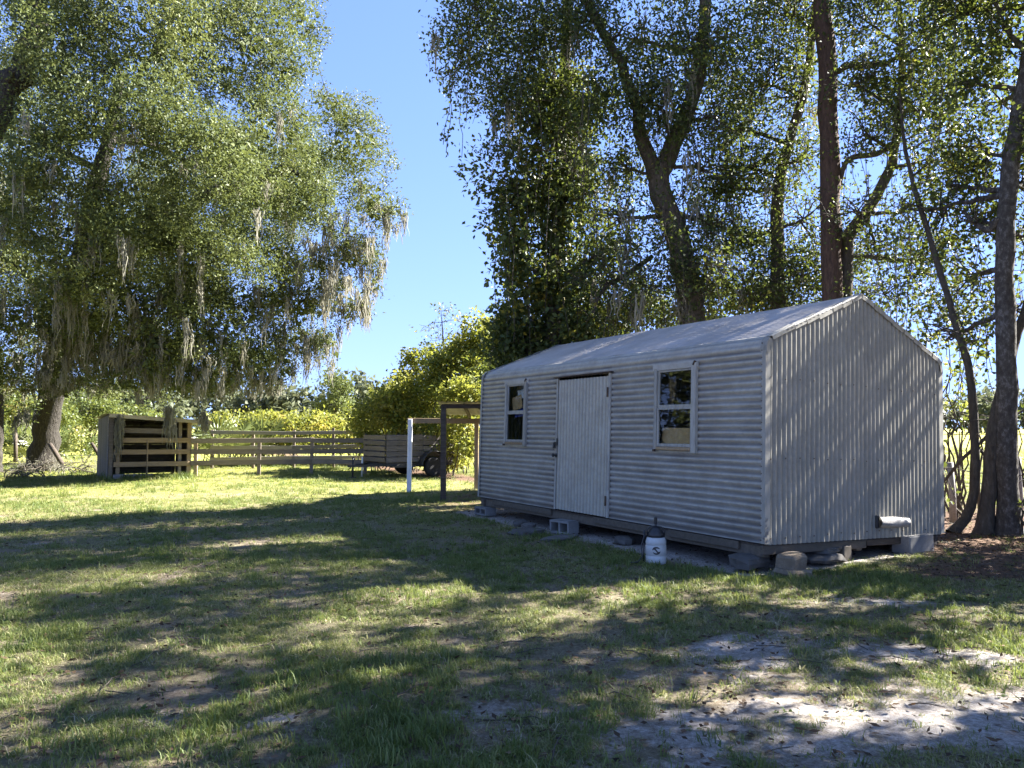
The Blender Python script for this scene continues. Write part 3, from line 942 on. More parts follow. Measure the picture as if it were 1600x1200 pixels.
for k, (x, y, sx, sy, h, sd, lb) in enumerate([(-.62, 3.72, .52, .34, .10, 21, 'flat stone stepping slab in front of the hollow block'),
                                              (-.50, 3.05, .62, .30, .06, 22, 'thin low slab to the right of the stepping slab'),
                                              (-.30, 4.15, .26, .20, .12, 23, 'small pinkish stone beside the hollow step block'),
                                              (-.16, 4.6, .34, .22, .10, 24, 'grey stone half under the shed left of the door'),
                                              (.05, 2.35, .38, .25, .12, 25, 'dark stone under the front wall right of the door')]):
    p = in_shed(x, y); stone('ground_slab', (p.x, p.y, h * .25), (sx, sy, h), lb, 'flag', sd, SHED_YAW + .3 * k, .55)

# ------------------------------------------------------------------ pump sprayer
sp_loc = site(1025, 872, 8.45); sp_loc.z = float(ground_z(sp_loc.x, sp_loc.y))
spr = thing('pump_sprayer', 'white garden pump sprayer with a black top standing in the grass by the shed', 'sprayer', sp_loc, R(-8))
MB().lathe([(.085, 0), (.108, .004), (.113, .02), (.113, .085), (.109, .092), (.109, .10), (.114, .108), (.115, .20), (.110, .208), (.110, .214), (.114, .222), (.112, .25), (.100, .285), (.085, .296)], 32).build('tank', M['white_plastic'], spr)
MB().lathe([(.087, .294), (.096, .298), (.096, .318), (.088, .345), (.062, .385), (.045, .40), (.03, .404)], 28).build('cap', M['black_plastic'], spr)
b = MB(); b.tube([(0, 0, .40), (0, 0, .45)], .012, 10); b.box((0, 0, .475), (.034, .04, .085), bev=.012); b.build('pump_handle', M['black_plastic'], spr)
b = MB(); b.tube([(-.085, -.03, .30), (-.098, -.03, .37), (-.06, -.03, .41), (0, -.02, .415), (.06, -.03, .405), (.098, -.03, .36), (.088, -.03, .30)], .008, 8); b.build('carry_loop', M['black_plastic'], spr)
b = MB(); b.tube([(-.08, 0, .31), (-.13, -.02, .30), (-.16, -.04, .2), (-.15, -.05, .08), (-.2, -.1, .03), (-.3, -.16, .03)], .007, 8); b.build('hose', M['black_plastic'], spr)
b = MB(); b.tube([(-.135, .02, .02), (-.125, .03, .30)], .006, 8); b.tube([(-.125, .03, .22), (-.124, .03, .36)], .012, 8); b.build('spray_wand', M['black_plastic'], spr)
# dark swirl mark printed on the tank
def wrap(u, z, r=.1165): a = -PI / 2 + u / r; return (r * math.cos(a), r * math.sin(a), z)
b = MB()
def band(fn, n=22):
    vs = []
    for i in range(n):
        t = i / (n - 1); (u, z, w, dx, dz) = fn(t)
        vs += [wrap(u - dx * w, z - dz * w), wrap(u + dx * w, z + dz * w)]
    b.add(vs, [(2 * i, 2 * i + 1, 2 * i + 3, 2 * i + 2) for i in range(n - 1)])
band(lambda t: (.042 * math.cos(.5 + 2.6 * t), .158 + .034 * math.sin(.5 + 2.6 * t), .009 * math.sin(PI * t) ** .6, math.cos(.5 + 2.6 * t), math.sin(.5 + 2.6 * t)))
band(lambda t: (.042 * math.cos(3.6 + 2.6 * t), .158 + .034 * math.sin(3.6 + 2.6 * t), .009 * math.sin(PI * t) ** .6, math.cos(3.6 + 2.6 * t), math.sin(3.6 + 2.6 * t)))
band(lambda t: (-.036 + .072 * t, .170 - .024 * t + .012 * math.sin(2 * PI * t), .010 * math.sin(PI * t) ** .5, .2, 1))
b.build('swirl_mark', M['black_plastic'], spr)

# ------------------------------------------------------------------ lean-to beyond the shed
lt = thing('lean_to', 'open timber lean-to with a white and a dark post beyond the shed', 'lean-to', (-1.4, 15.7, 0))
def Wp(x, y, z): return (x + 1.4, y - 15.7, z)
b = MB(); b.bar(Wp(-2.40, 17.7, -.05), Wp(-2.38, 17.7, 1.70), .10, .10, .008); b.build('post', M['white_post'], lt, 'white painted post')
b = MB(); b.bar(Wp(-1.42, 15.7, -.05), Wp(-1.42, 15.7, 1.97), .11, .11, .006); b.build('post', M['wood_dark'], lt, 'dark stained post')
b = MB(); b.bar(Wp(-.86, 18.3, -.05), Wp(-.86, 18.3, 1.72), .10, .10, .006); b.build('post', M['wood_tan'], lt, 'bare tan post')
b = MB(); b.bar(Wp(1.6, 16.6, -.05), Wp(1.6, 16.6, 1.9), .10, .10, .006); b.build('post', M['wood_dark'], lt)
b = MB(); b.bar(Wp(-2.45, 17.7, 1.66), Wp(1.9, 18.6, 1.64), .06, .12, .005); b.build('beam', M['wood_tan'], lt)
b = MB(); b.bar(Wp(-1.46, 15.66, 1.94), Wp(1.9, 16.5, 1.97), .06, .09, .005); b.build('beam', M['wood_dark'], lt)
for (x0, y0, x1, y1) in ((-1.0, 15.8, -1.0, 18.0), (.2, 16.1, .2, 18.3), (1.3, 16.4, 1.3, 18.5)):
    b = MB(); b.bar(Wp(x0, y0, 1.96), Wp(x1, y1, 1.74), .05, .08, .004); b.build('rafter', M['wood_dark'], lt)
for k in range(5):
    x = -1.55 + k * .72
    b = MB()
    vs, fs = [], []
    for i in range(19):
        u = x + .74 * i / 18
        w = .014 * math.cos(2 * PI * i / 3)
        vs += [Wp(u, 15.5 + .25 * (u + 1.4), 2.035 + w + .004 * (k % 2)), Wp(u, 18.2 + .25 * (u + 1.4), 1.80 + w + .004 * (k % 2))]
    fs = [(2 * i, 2 * i + 2, 2 * i + 3, 2 * i + 1) for i in range(18)]
    b.add(vs, fs, True); b.build('roof_sheet', M['tin'], lt)

# ------------------------------------------------------------------ shelter
A = Vector((-11.76, 22.1, 0)); B = Vector((-9.93, 23.43, 0))
sh = thing('animal_shelter', 'open fronted timber animal shelter with a sloping tin roof at the left fence end', 'shelter', A, math.atan2(B.y - A.y, B.x - A.x))
SW, SD = (B - A).length, 2.1
def shb(name, mat, *a, **k):
    b = MB(); b.bar(*a, **k); return b.build(name, M[mat], sh)
shb('post', 'wood', (.05, 0, -.05), (.05, 0, 1.86), .11, .11, bev=.006)
shb('post', 'wood_tan', (.24, -.01, -.05), (.24, -.01, 1.80), .10, .09, bev=.006)
shb('post', 'wood_tan', (SW - .06, 0, -.05), (SW - .06, 0, 1.72), .12, .12, bev=.006)
shb('post', 'wood', (SW - .32, .02, -.05), (SW - .32, .02, 1.72), .09, .09, bev=.006)
shb('post', 'wood_dark', (.05, SD, -.05), (.05, SD, 1.70), .10, .10); shb('post', 'wood_dark', (SW - .06, SD, -.05), (SW - .06, SD, 1.62), .10, .10)
for k in range(13):                                            # left side planks, upright
    y = .12 + k * .155
    shb('side_plank', 'wood_grey', (-.02, y, -.02), (-.02, y, 1.86 - .05 * k / 12 * 2), .148, .022, bev=.003, up=(1, 0, 0))
for k in range(11):                                            # back boards
    z = .10 + k * .155
    shb('back_board', 'wood_dark', (0, SD + .06, z), (SW, SD + .06, z), .022, .154)
for k in range(9):
    z = .10 + k * .18
    shb('side_board', 'wood_dark', (SW + .02, .1, z), (SW + .02, SD, z), .022, .179)
for z in (.42, .78, 1.13):
    shb('front_rail', 'wood_tan', (.12, -.075, z), (SW + .05, -.075, z - .02), .035, .145, bev=.005)
shb('front_board', 'wood', (.3, .08, 1.42), (SW - .4, .08, 1.38), .022, .15)
shb('stile', 'wood_tan', (1.02, -.045, .0), (1.02, -.045, 1.12), .022, .15, up=(0, 1, 0), bev=.004)
shb('sill_board', 'wood_grey', (.12, -.05, .06), (1.2, -.05, .05), .04, .14, bev=.004)
shb('fascia', 'wood_pale', (-.06, -.32, 1.85), (SW + .52, -.32, 1.655), .028, .11, bev=.004)
for k in range(6):
    x0 = -.14 + k * .49
    b = MB(); vs = []
    for i in range(13):
        x = x0 + .51 * i / 12
        z = 1.915 - .076 * (x + .2) + .010 * math.cos(2 * PI * i / 3) + .003 * (k % 2)
        vs += [(x, -.30, z), (x, SD + .25, z - .12)]
    b.add(vs, [(2 * i, 2 * i + 2, 2 * i + 3, 2 * i + 1) for i in range(12)], True); b.build('roof_sheet', M['tin'], sh)
for x in (.3, 1.2, 2.1):
    shb('rafter', 'wood_dark', (x, -.15, 1.82 - .076 * x), (x, SD + .1, 1.70 - .076 * x), .04, .09)

# ------------------------------------------------------------------ rail fence
FA, FB = Vector((-9.85, 23.36, 0)), Vector((-4.35, 24.9, 0))
fd = (FB - FA).normalized(); fn = Vector((fd.y, -fd.x, 0))
fence = thing('rail_fence', 'three rail timber fence running from the shelter to the trailer', 'fence', FA, math.atan2(fd.y, fd.x))
FL = (FB - FA).length
posts = [0.1, 1.95, 3.55, 5.25]
for k, s in enumerate(posts):
    b = MB(); b.bar((s, .06, -.05), (s + random.uniform(-.03, .03), .06, random.uniform(1.08, 1.2)), .11, .11, .008); b.build('post', M['wood_tan'] if k == 0 else M['wood'], fence)
for z in (.40, .745, 1.085):
    cuts = [-.05, 3.56, FL + .1]
    for a, c in zip(cuts, cuts[1:]):
        b = MB(); b.bar((a + .004, -.022, z + random.uniform(-.015, .015)), (c - .004, -.022, z + random.uniform(-.02, .02)), .035, .15, .006); b.build('rail', M['wood'], fence)
FA2 = Vector((-11.0, 27.8, 0))
f2 = thing('rail_fence', 'shorter weathered fence seen behind the three rail fence', 'fence', FA2, R(9))
for k in range(6):
    b = MB(); b.bar((k * 1.45, 0, -.05), (k * 1.45 + random.uniform(-.03, .03), 0, random.uniform(1.35, 1.6)), .10, .10, .006); b.build('post', M['wood'], f2)
for z in (.35, .8, 1.30):
    for a in (0, 2.9, 5.8):
        b = MB(); b.bar((a - .05, -.07, z + random.uniform(-.04, .04)), (a + 2.95 if a < 5 else a + 1.5, -.07, z + random.uniform(-.04, .04)), .03, .13, .005); b.build('rail', M['wood_grey'], f2)

# lone posts and leaning timbers at the left
def lone_post(a, b_, w, label, mat='wood_dark', cat='fence post', name='fence_post', group=None):
    b = MB(); b.tube([a, Vector(a).lerp(Vector(b_), .5) + Vector((.01, 0, 0)), b_], [w, w * .95, w * .85], 8)
    return tag(b.build(name, M[mat]), label, cat, group)
lone_post(site(24, 722, 27), site(24, 672, 27), .07, 'upright dark fence post at the far left edge')
lone_post(site(97, 725, 25), site(78, 694, 25.5), .08, 'leaning dark stump of a post between the left edge and the shelter', name='leaning_post')
lone_post(site(156, 714, 25), site(143, 692, 25), .06, 'tilted timber prop just left of the shelter', name='timber_prop', cat='timber')
lone_post(Vector((6.95, 12.0, -.05)), Vector((6.93, 12.0, .95)), .055, 'grey fence post seen between the shed and the thin curved trunk', 'wood_grey')
lone_post(Vector((8.6, 12.9, -.05)), Vector((8.6, 12.9, 1.0)), .06, 'grey fence post at the right edge beyond the spotted trunk', 'wood_grey')
lone_post(site(565, 745, 23.2), site(566, 714, 23.2), .028, 'thin white pipe standing by the trailer tongue', 'white_post', 'pipe', 'standing_pipe')

# ------------------------------------------------------------------ trailer
TC = Vector((-3.72, 22.4, 0))                                # near corner
td = Vector((.80, .60, 0))                                    # along its side, away to the right
tr = thing('utility_trailer', 'old grey slatted utility trailer parked at the end of the rail fence', 'trailer', TC, math.atan2(td.y, td.x))
TL, TW, TB, TH = 2.35, 1.45, .44, .88
def trb(name, mat, *a, **k):
    b = MB(); b.bar(*a, **k); return b.build(name, M[mat], tr)
trb('side_beam', 'steel_dark', (0, 0, TB - .05), (TL, 0, TB - .05), .06, .10); trb('side_beam', 'steel_dark', (0, TW, TB - .05), (TL, TW, TB - .05), .06, .10)
trb('cross_beam', 'steel_dark', (.02, .03, TB - .05), (.02, TW - .03, TB - .05), .06, .09); trb('cross_beam', 'steel_dark', (TL - .02, .03, TB - .05), (TL - .02, TW - .03, TB - .05), .06, .09)
for k in range(9):
    trb('deck_board', 'wood_dark', (0, .08 + k * .16, TB + .02), (TL, .08 + k * .16, TB + .02), .15, .03)
for k in range(5):
    z = TB + .10 + k * .165
    trb('side_slat', 'wood_trailer_shaded', (-.01, -.035, z), (TL * .52, -.035, z + random.uniform(-.01, .01)), .022, .148, bev=.003)
    trb('side_slat', 'wood_trailer_shaded', (TL * .525, -.035, z + random.uniform(-.01, .01)), (TL, -.035, z - .02), .022, .14, bev=.003)
    trb('side_slat', 'wood_trailer_shaded', (-.01, TW + .035, z), (TL, TW + .035, z), .022, .14)
    trb('end_slat', 'wood', (-.035, .02, z), (-.035, TW - .02, z + random.uniform(-.01, .01)), .022, .125, bev=.003)
    trb('end_slat', 'wood_trailer_shaded', (TL + .035, .02, z), (TL + .035, TW - .02, z), .022, .125)
for (x, y) in ((.04, .02), (TL * .5, .02), (TL - .04, .02), (.04, TW - .02), (TL * .5, TW - .02), (TL - .04, TW - .02)):
    trb('stake', 'wood_dark', (x, y, TB), (x, y, TB + TH - .02), .06, .06)
for (y, s) in ((-.20, -1), (TW + .20, 1)):
    wq = MB(); wq.lathe([(.17, -.09), (.27, -.095), (.305, -.07), (.315, 0), (.305, .07), (.27, .095), (.17, .09)], 26, (1.50, y, .31), Matrix.Rotation(PI / 2, 3, 'X'))
    wheel = wq.build('wheel', M['tyre'], tr)
    rq = MB(); rq.lathe([(.02, -.02), (.06, -.05), (.09, -.03), (.15, -.045), (.172, -.08), (.172, .08), (.02, .05)], 22, (1.50, y, .31), Matrix.Rotation(PI / 2 if s > 0 else -PI / 2, 3, 'X')); rq.build('rim', M['rim'], wheel)
    fb = MB(); vs = []
    for i in range(15):
        a = PI * i / 14
        x, z = 1.50 + .44 * math.cos(a), .36 + .42 * math.sin(a)
        vs += [(x, y - .14, z), (x, y + .14, z), (x, y + .14, z + .012), (x, y - .14, z + .012)]
    fs = []
    for i in range(14):
        for c in range(4): fs.append((4 * i + c, 4 * i + (c + 1) % 4, 4 * i + 4 + (c + 1) % 4, 4 * i + 4 + c))
    fb.add(vs, fs, True); fb.build('fender', M['steel_dark'], tr)
b = MB(); b.tube([(1.5, -.2, .31), (1.5, TW + .2, .31)], .035, 10); b.build('axle', M['steel_dark'], tr)
trb('tongue', 'steel_dark', (-.85, TW / 2, TB - .08), (.05, .15, TB - .06), .06, .07); trb('tongue', 'steel_dark', (-.85, TW / 2 + .03, TB - .08), (.05, TW - .15, TB - .06), .06, .07)
b = MB(); b.tube([(-.72, TW / 2, 0), (-.72, TW / 2, .62)], .03, 10); b.box((-.72, TW / 2, .02), (.16, .16, .03)); b.build('jack_stand', M['steel_dark'], tr)
trb('toolbox_step', 'steel_dark', (.1, -.12, TB - .10), (.9, -.12, TB - .10), .14, .05)

# ------------------------------------------------------------------ plants: leaves, crowns, moss
def unit(n, rng):
    v = rng.normal(size=(n, 3))
    return v / np.linalg.norm(v, axis=1, keepdims=True)


def leaf_arrays(P, rng, length, width, droop=.0, upbias=.6, outw=None):
    """diamond leaves with a folded midrib at points P"""
    n = len(P)
    D = unit(n, rng)
    if outw is not None: D = D + outw * .8
    D[:, 2] -= droop
    D /= np.linalg.norm(D, axis=1, keepdims=True)
    Nn = unit(n, rng)
    Nn[:, 2] = Nn[:, 2] + upbias
    S = np.cross(D, Nn)
    S /= np.maximum(np.linalg.norm(S, axis=1, keepdims=True), 1e-6)
    Nr = np.cross(S, D)
    Ls = length * rng.uniform(.65, 1.25, (n, 1)); Ws = width * rng.uniform(.7, 1.2, (n, 1)) / 2
    fold = Ws * .35
    a = P
    tip = P + D * Ls
    mid = P + D * Ls * .45
    l = mid + S * Ws + Nr * fold
    r = mid - S * Ws + Nr * fold
    return np.stack([a, l, tip, r], 1)            # n,4,3


def leaves_mesh(name, quads4, tint, mat, parent=None, kind='stuff'):
    n = len(quads4)
    me = np_mesh(name, quads4.reshape(-1, 3), np.arange(n * 4).reshape(n, 4), tint=tint)
    o = link_mesh(name, me, mat, parent)
    if kind: o['kind'] = kind
    return o


def clumps_of(blobs, rng, per=1.0, rsub=(.22, .36), shell=.55, flat=.62):
    """blobs: (x,y,z,rx,ry,rz) -> list of sub-clumps: centre, radius, blob index"""
    C, Rr, B = [], [], []
    for bi, (x, y, z, rx, ry, rz) in enumerate([b_[:6] for b_ in blobs]):
        rm = (rx * ry * rz) ** (1 / 3)
        n = max(5, int(per * 16 * rm))
        d = unit(n, rng)
        rad = rng.uniform(shell ** 2, 1.0, n) ** .5
        ph = 1 + .28 * np.sin(d[:, 0] * 5 + bi * 2.1) * np.cos(d[:, 2] * 4 + bi)
        c = np.array([x, y, z]) + d * np.array([rx, ry, rz]) * (rad * ph)[:, None] * .86
        r = rng.uniform(*rsub, n) * rm * .9 + .12
        C.append(c); Rr.append(r); B.append(np.full(n, bi))
    return np.concatenate(C), np.concatenate(Rr), np.concatenate(B)


def foliage(C, Rr, rng, sprig_density, leaves_per, sprig_r, length, width, flat=.6, droop=.1, tint_mu=.45, W=1.0):
    n_s = np.maximum(2, (sprig_density * W * (Rr / .4) ** 2.2).astype(int))
    own = np.repeat(np.arange(len(C)), n_s)
    d = unit(len(own), rng)
    rad = rng.uniform(.15, 1.0, len(own)) ** .45
    off = d * (Rr[own] * rad)[:, None]
    off[:, 2] *= flat
    S = C[own] + off
    own2 = np.repeat(np.arange(len(S)), leaves_per)
    j = rng.normal(size=(len(own2), 3)) * sprig_r
    j[:, 2] *= .7
    P = S[own2] + j
    outw = d[own2] * .6
    q = leaf_arrays(P, rng, length, width, droop, .7, outw)
    ct = rng.normal(tint_mu, .22, len(C))
    t = np.clip(ct[own][own2] + rng.normal(0, .10, len(own2)), 0, 1)
    return q, t, S


def bez(a, b, sag, n=9, rng=None, wob=.06):
    a, b = Vector(a), Vector(b)
    m_ = (a + b) / 2 + Vector(sag)
    L_ = (b - a).length
    out = []
    for i in range(n):
        t = i / (n - 1)
        p = a * (1 - t) ** 2 + m_ * (2 * t * (1 - t)) + b * t ** 2
        if rng is not None and 0 < i < n - 1:
            p += Vector(rng.normal(size=3) * wob * L_ * .25)
        out.append(p)
    return out


def on_path(path, t):
    k = t * (len(path) - 1); i = min(int(k), len(path) - 2)
    return Vector(path[i]).lerp(Vector(path[i + 1]), k - i)


def smooth_path(pts, n=18, rng=None, wob=.0):
    """Catmull-Rom"""
    P = [Vector(p) for p in pts]
    P = [P[0] * 2 - P[1]] + P + [P[-1] * 2 - P[-2]]
    out = []
    segs = len(P) - 3
    for i in range(n):
        t = i / (n - 1) * segs; k = min(int(t), segs - 1); f = t - k
        p0, p1, p2, p3 = P[k:k + 4]
        q = .5 * ((2 * p1) + (p2 - p0) * f + (2 * p0 - 5 * p1 + 4 * p2 - p3) * f * f + (3 * p1 - p0 - 3 * p2 + p3) * f ** 3)
        if rng is not None and wob: q += Vector(rng.normal(size=3) * wob)
        out.append(q)
    return out


def moss_arrays(anchors, rng, lmin, lmax, strands=12, width=.016, spread=.07):
    """hanging tassels of wavy ribbons"""
    n = len(anchors) * strands
    A_ = np.repeat(anchors, strands, 0) + rng.normal(size=(n, 3)) * np.array([spread, spread, spread * .6])
    ln = np.repeat(rng.uniform(lmin, lmax, len(anchors)), strands) * rng.uniform(.35, 1.0, n)
    seg = 6
    pts = np.zeros((n, seg, 3))
    drift = rng.normal(size=(n, 2)) * .05
    wav = rng.uniform(0, 6.28, (n, 2)); wamp = rng.uniform(.008, .05, (n, 1))
    anc = np.repeat(anchors, strands, 0)
    for i in range(seg):
        t = i / (seg - 1)
        pin = (t ** 1.1) * .55
        pts[:, i, 0] = A_[:, 0] * (1 - pin) + anc[:, 0] * pin + drift[:, 0] * t + wamp[:, 0] * np.sin(wav[:, 0] + t * 9)
        pts[:, i, 1] = A_[:, 1] * (1 - pin) + anc[:, 1] * pin + drift[:, 1] * t + wamp[:, 0] * np.cos(wav[:, 1] + t * 8)
        pts[:, i, 2] = A_[:, 2] - ln * t
    yaw = rng.uniform(0, PI, n)
    side = np.stack([np.cos(yaw), np.sin(yaw), np.zeros(n)], -1)
    w = width * np.array([.6, 1, 1.05, .9, .6, .2])
    Lq = pts - side[:, None] * w[None, :, None]; Rq = pts + side[:, None] * w[None, :, None]
    q = np.stack([Lq[:, :-1], Rq[:, :-1], Rq[:, 1:], Lq[:, 1:]], 2).reshape(-1, 4, 3)
    tint = np.repeat(np.clip(rng.normal(.5, .2, n), 0, 1), seg - 1)
    return q, tint


def build_tree(name, label, cat, trunk, radii, blobs, seed, leafmat, bark, leaf=(.09, .045), per=1.0, dens=16, lp=13,
               sprig_r=.075, group=None, moss=0, mosslen=(.3, .9), mossstr=12, trunk_n=14, limbs=True, rsub=(.22, .36), flat=.62,
               droop=.1, tint=.45, attach=(.35, 1.0), extra_limbs=(), shell=.55, vines=0, twig=1.0, roots=False, mossw=.016, zmin=None, core=0, curtain=None):
    rng = np.random.default_rng(seed)
    base = Vector(trunk[0])
    t = thing(name, label, cat, (base.x, base.y, 0), 0, group)
    org = np.array([base.x, base.y, 0.0])
    path = smooth_path(trunk, 26, rng, radii[0] * .06)
    rr = [float(np.interp(i / 25, np.linspace(0, 1, len(radii)), radii)) for i in range(26)]
    rr = [r * (1 + .05 * math.sin(i * 2.3 + seed)) for i, r in enumerate(rr)]
    rr[0] *= 1.35; rr[1] *= 1.1
    ts = TubeSet()
    ts.add([p - Vector(org) for p in path], rr, trunk_n)
    if roots:
        for k in range(7):
            a = k * .9 + seed
            d = Vector((math.cos(a), math.sin(a), 0))
            ts.add([p - Vector(org) for p in (base + d * radii[0] * .5 + Vector((0, 0, .35)), base + d * radii[0] * 1.3 + Vector((0, 0, .10)), base + d * radii[0] * 2.2 - Vector((0, 0, .05)))], [radii[0] * .4, radii[0] * .25, .04], 8)
    ts.build('trunk', bark, t)
    C, Rr, B = clumps_of(blobs, rng, per, rsub, shell)
    if limbs:
        def to_trunk(b_): return min((on_path(path, k / 10) - Vector(b_[:3])).length for k in range(11))
        done = []
        for bi in sorted(range(len(blobs)), key=lambda k: to_trunk(blobs[k])):
            bl = blobs[bi]
            c = Vector(bl[:3])
            best = None
            for k in range(12):
                tt = attach[0] + (attach[1] - attach[0]) * k / 11
                p = on_path(path, tt)
                cost = (p - c).length + max(0, p.z - c.z) * 1.2
                if best is None or cost < best:
                    best, p0, r0 = cost, p, float(np.interp(tt, np.linspace(0, 1, len(radii)), radii))
            for (pc, rc) in done:
                cost = (pc - c).length * 1.15 + .4 + max(0, pc.z - c.z) * .5
                if cost < best: best, p0, r0 = cost, pc, rc
            ln = (c - p0).length
            r1 = min(r0 * .62, .035 + .016 * ln)
            done.append((c, max(r1 * .5, .02)))
            ls = TubeSet()
            lp_ = bez(p0, c, (0, 0, -.02 * ln + .10 * ln * rng.uniform(-.5, 1)), 12, rng, .05)
            ls.add([q - Vector(org) for q in lp_], list(np.linspace(r1, r1 * .35, 12)), 8)
            ids = np.where(B == bi)[0]
            for ci in ids:
                s = on_path(lp_, rng.uniform(.70, 1.0))
                e = Vector(C[ci])
                br = bez(s, e, (0, 0, -.08 * (e - s).length * rng.uniform(-1, 1)), 7, rng, .08)
                ls.add([q - Vector(org) for q in br], list(np.linspace(r1 * .33, .006, 7) * twig), 5)
                for _ in range(3):
                    s2 = on_path(br, rng.uniform(.5, 1.0)); e2 = e + Vector(unit(1, rng)[0]) * float(Rr[ci]) * .9
                    ls.add([q - Vector(org) for q in bez(s2, e2, (0, 0, 0), 4, rng, .1)], [.007 * twig, .006 * twig, .005 * twig, .003], 4)
            ls.build('limb', bark, t)
    for (pp, r_) in extra_limbs:
        ls = TubeSet(); pth = smooth_path(pp, 16, rng, r_[0] * .15)
        ls.add([q - Vector(org) for q in pth], list(np.interp(np.linspace(0, 1, 16), np.linspace(0, 1, len(r_)), r_)), 9)
        for k in range(7):                                     # dead twigs off the bough
            s = on_path(pth, rng.uniform(.3, 1)); d = Vector(unit(1, rng)[0]); d.z = abs(d.z) * .5
            ls.add([q - Vector(org) for q in bez(s, s + d * rng.uniform(.4, 1.0), (0, 0, .05), 6, rng, .12)], list(np.linspace(r_[-1] * .7, .004, 6)), 5)
        ls.build('limb', bark, t)
    if len(C):
        W = np.array([b_[6] if len(b_) > 6 else 1.0 for b_ in blobs])[B]
        q, tn, S = foliage(C, Rr, rng, dens, lp, sprig_r, leaf[0], leaf[1], flat, droop, tint, W)
        if core:                                               # oversized, darker inner leaves added to block light and deepen crown shade
            CP = []
            for b_ in blobs:
                rm = (b_[3] * b_[4] * b_[5]) ** (1 / 3)
                n_ = int(core * rm ** 2 * 4)
                CP.append(np.array(b_[:3]) + unit(n_, rng) * (rng.uniform(0, 1, (n_, 1)) ** .5) * .72 * np.array(b_[3:6]))
            CP = np.concatenate(CP)
            q = np.concatenate([q, leaf_arrays(CP, rng, leaf[0] * 2.6, leaf[1] * 3.0, .1, .5)]); tn = np.concatenate([tn, np.clip(rng.normal(tint - .1, .12, len(CP)), 0, 1)])
        if zmin is not None:
            ok = q[:, 0, 2] > zmin + .9 * fbm(q[:, 0, 0] * 1.6, q[:, 0, 1] * 1.6, 5, 3) - .2
            q, tn = q[ok], tn[ok]
        q = q - org
        leaves_mesh('crown', q, tn, leafmat, t)
    if moss:
        wz = np.clip(12.0 - C[:, 2], 1.0, None) ** 1.3
        k = rng.choice(len(C), moss, p=wz / wz.sum(), replace=moss > len(C))
        anc = C[k] + rng.normal(size=(moss, 3)) * (Rr[k] * .5)[:, None]
        anc[:, 2] -= Rr[k] * .25
        if curtain is not None: anc = np.concatenate([anc, curtain])
        if zmin is not None: anc = anc[anc[:, 2] > zmin + .3]
        mq, mt = moss_arrays(anc, rng, mosslen[0], mosslen[1], mossstr, mossw)
        if zmin is not None:
            ok = mq[:, :, 2].min(1) > zmin - .1 + 1.9 * (fbm(mq[:, 0, 0] * 1.3, mq[:, 0, 1] * 1.3, 9, 3) - .35)
            mq, mt = mq[ok], mt[ok]
        leaves_mesh('moss', mq - org, mt, M['moss'], t)
    if vines:
        vt = TubeSet(); VP = []
        for k in range(vines):
            ci = rng.integers(len(C)); p = Vector(C[ci])
            ln = rng.uniform(.9, 3.2)
            e = p + Vector((rng.normal() * .25, rng.normal() * .25, -min(ln, p.z - .3)))
            pth = bez(p, e, (rng.normal() * .2, rng.normal() * .2, 0), 9, rng, .03)
            vt.add([q_ - Vector(org) for q_ in pth], .006, 4)
            for _ in range(int(ln * 16 * rng.uniform(0, 1.6))):
                VP.append(np.array(on_path(pth, rng.uniform(.05, 1))) + rng.normal(size=3) * .06)
        vt.build('hanging_vine', bark, t)['kind'] = 'stuff'
        if VP:
            VP = np.array(VP)
            q = leaf_arrays(VP, rng, leaf[0] * 1.1, leaf[1] * 1.5, .6, .2) - org
            leaves_mesh('vine_leaves', q, np.clip(rng.normal(.55, .25, len(VP)), 0, 1), leafmat, t)
    return t


def blob(px, py, depth, rpx, rpy, rdepth=None, w=None):
    c = site(px, py, depth)
    s = depth / FPX
    rx, rz = rpx * s, rpy * s
    t_ = (c.x, c.y, c.z, rx, rdepth if rdepth else (rx + rz) / 2, rz)
    return t_ if w is None else t_ + (w,)


def loose(depth, rpx, rpy, w, *spots):
    """thin, see-through foliage at several places of one depth"""
    return [blob(px, py, depth + ((px * 7 + py * 3) % 10 - 5) * .12, rpx, rpy, None, w) for (px, py) in spots]

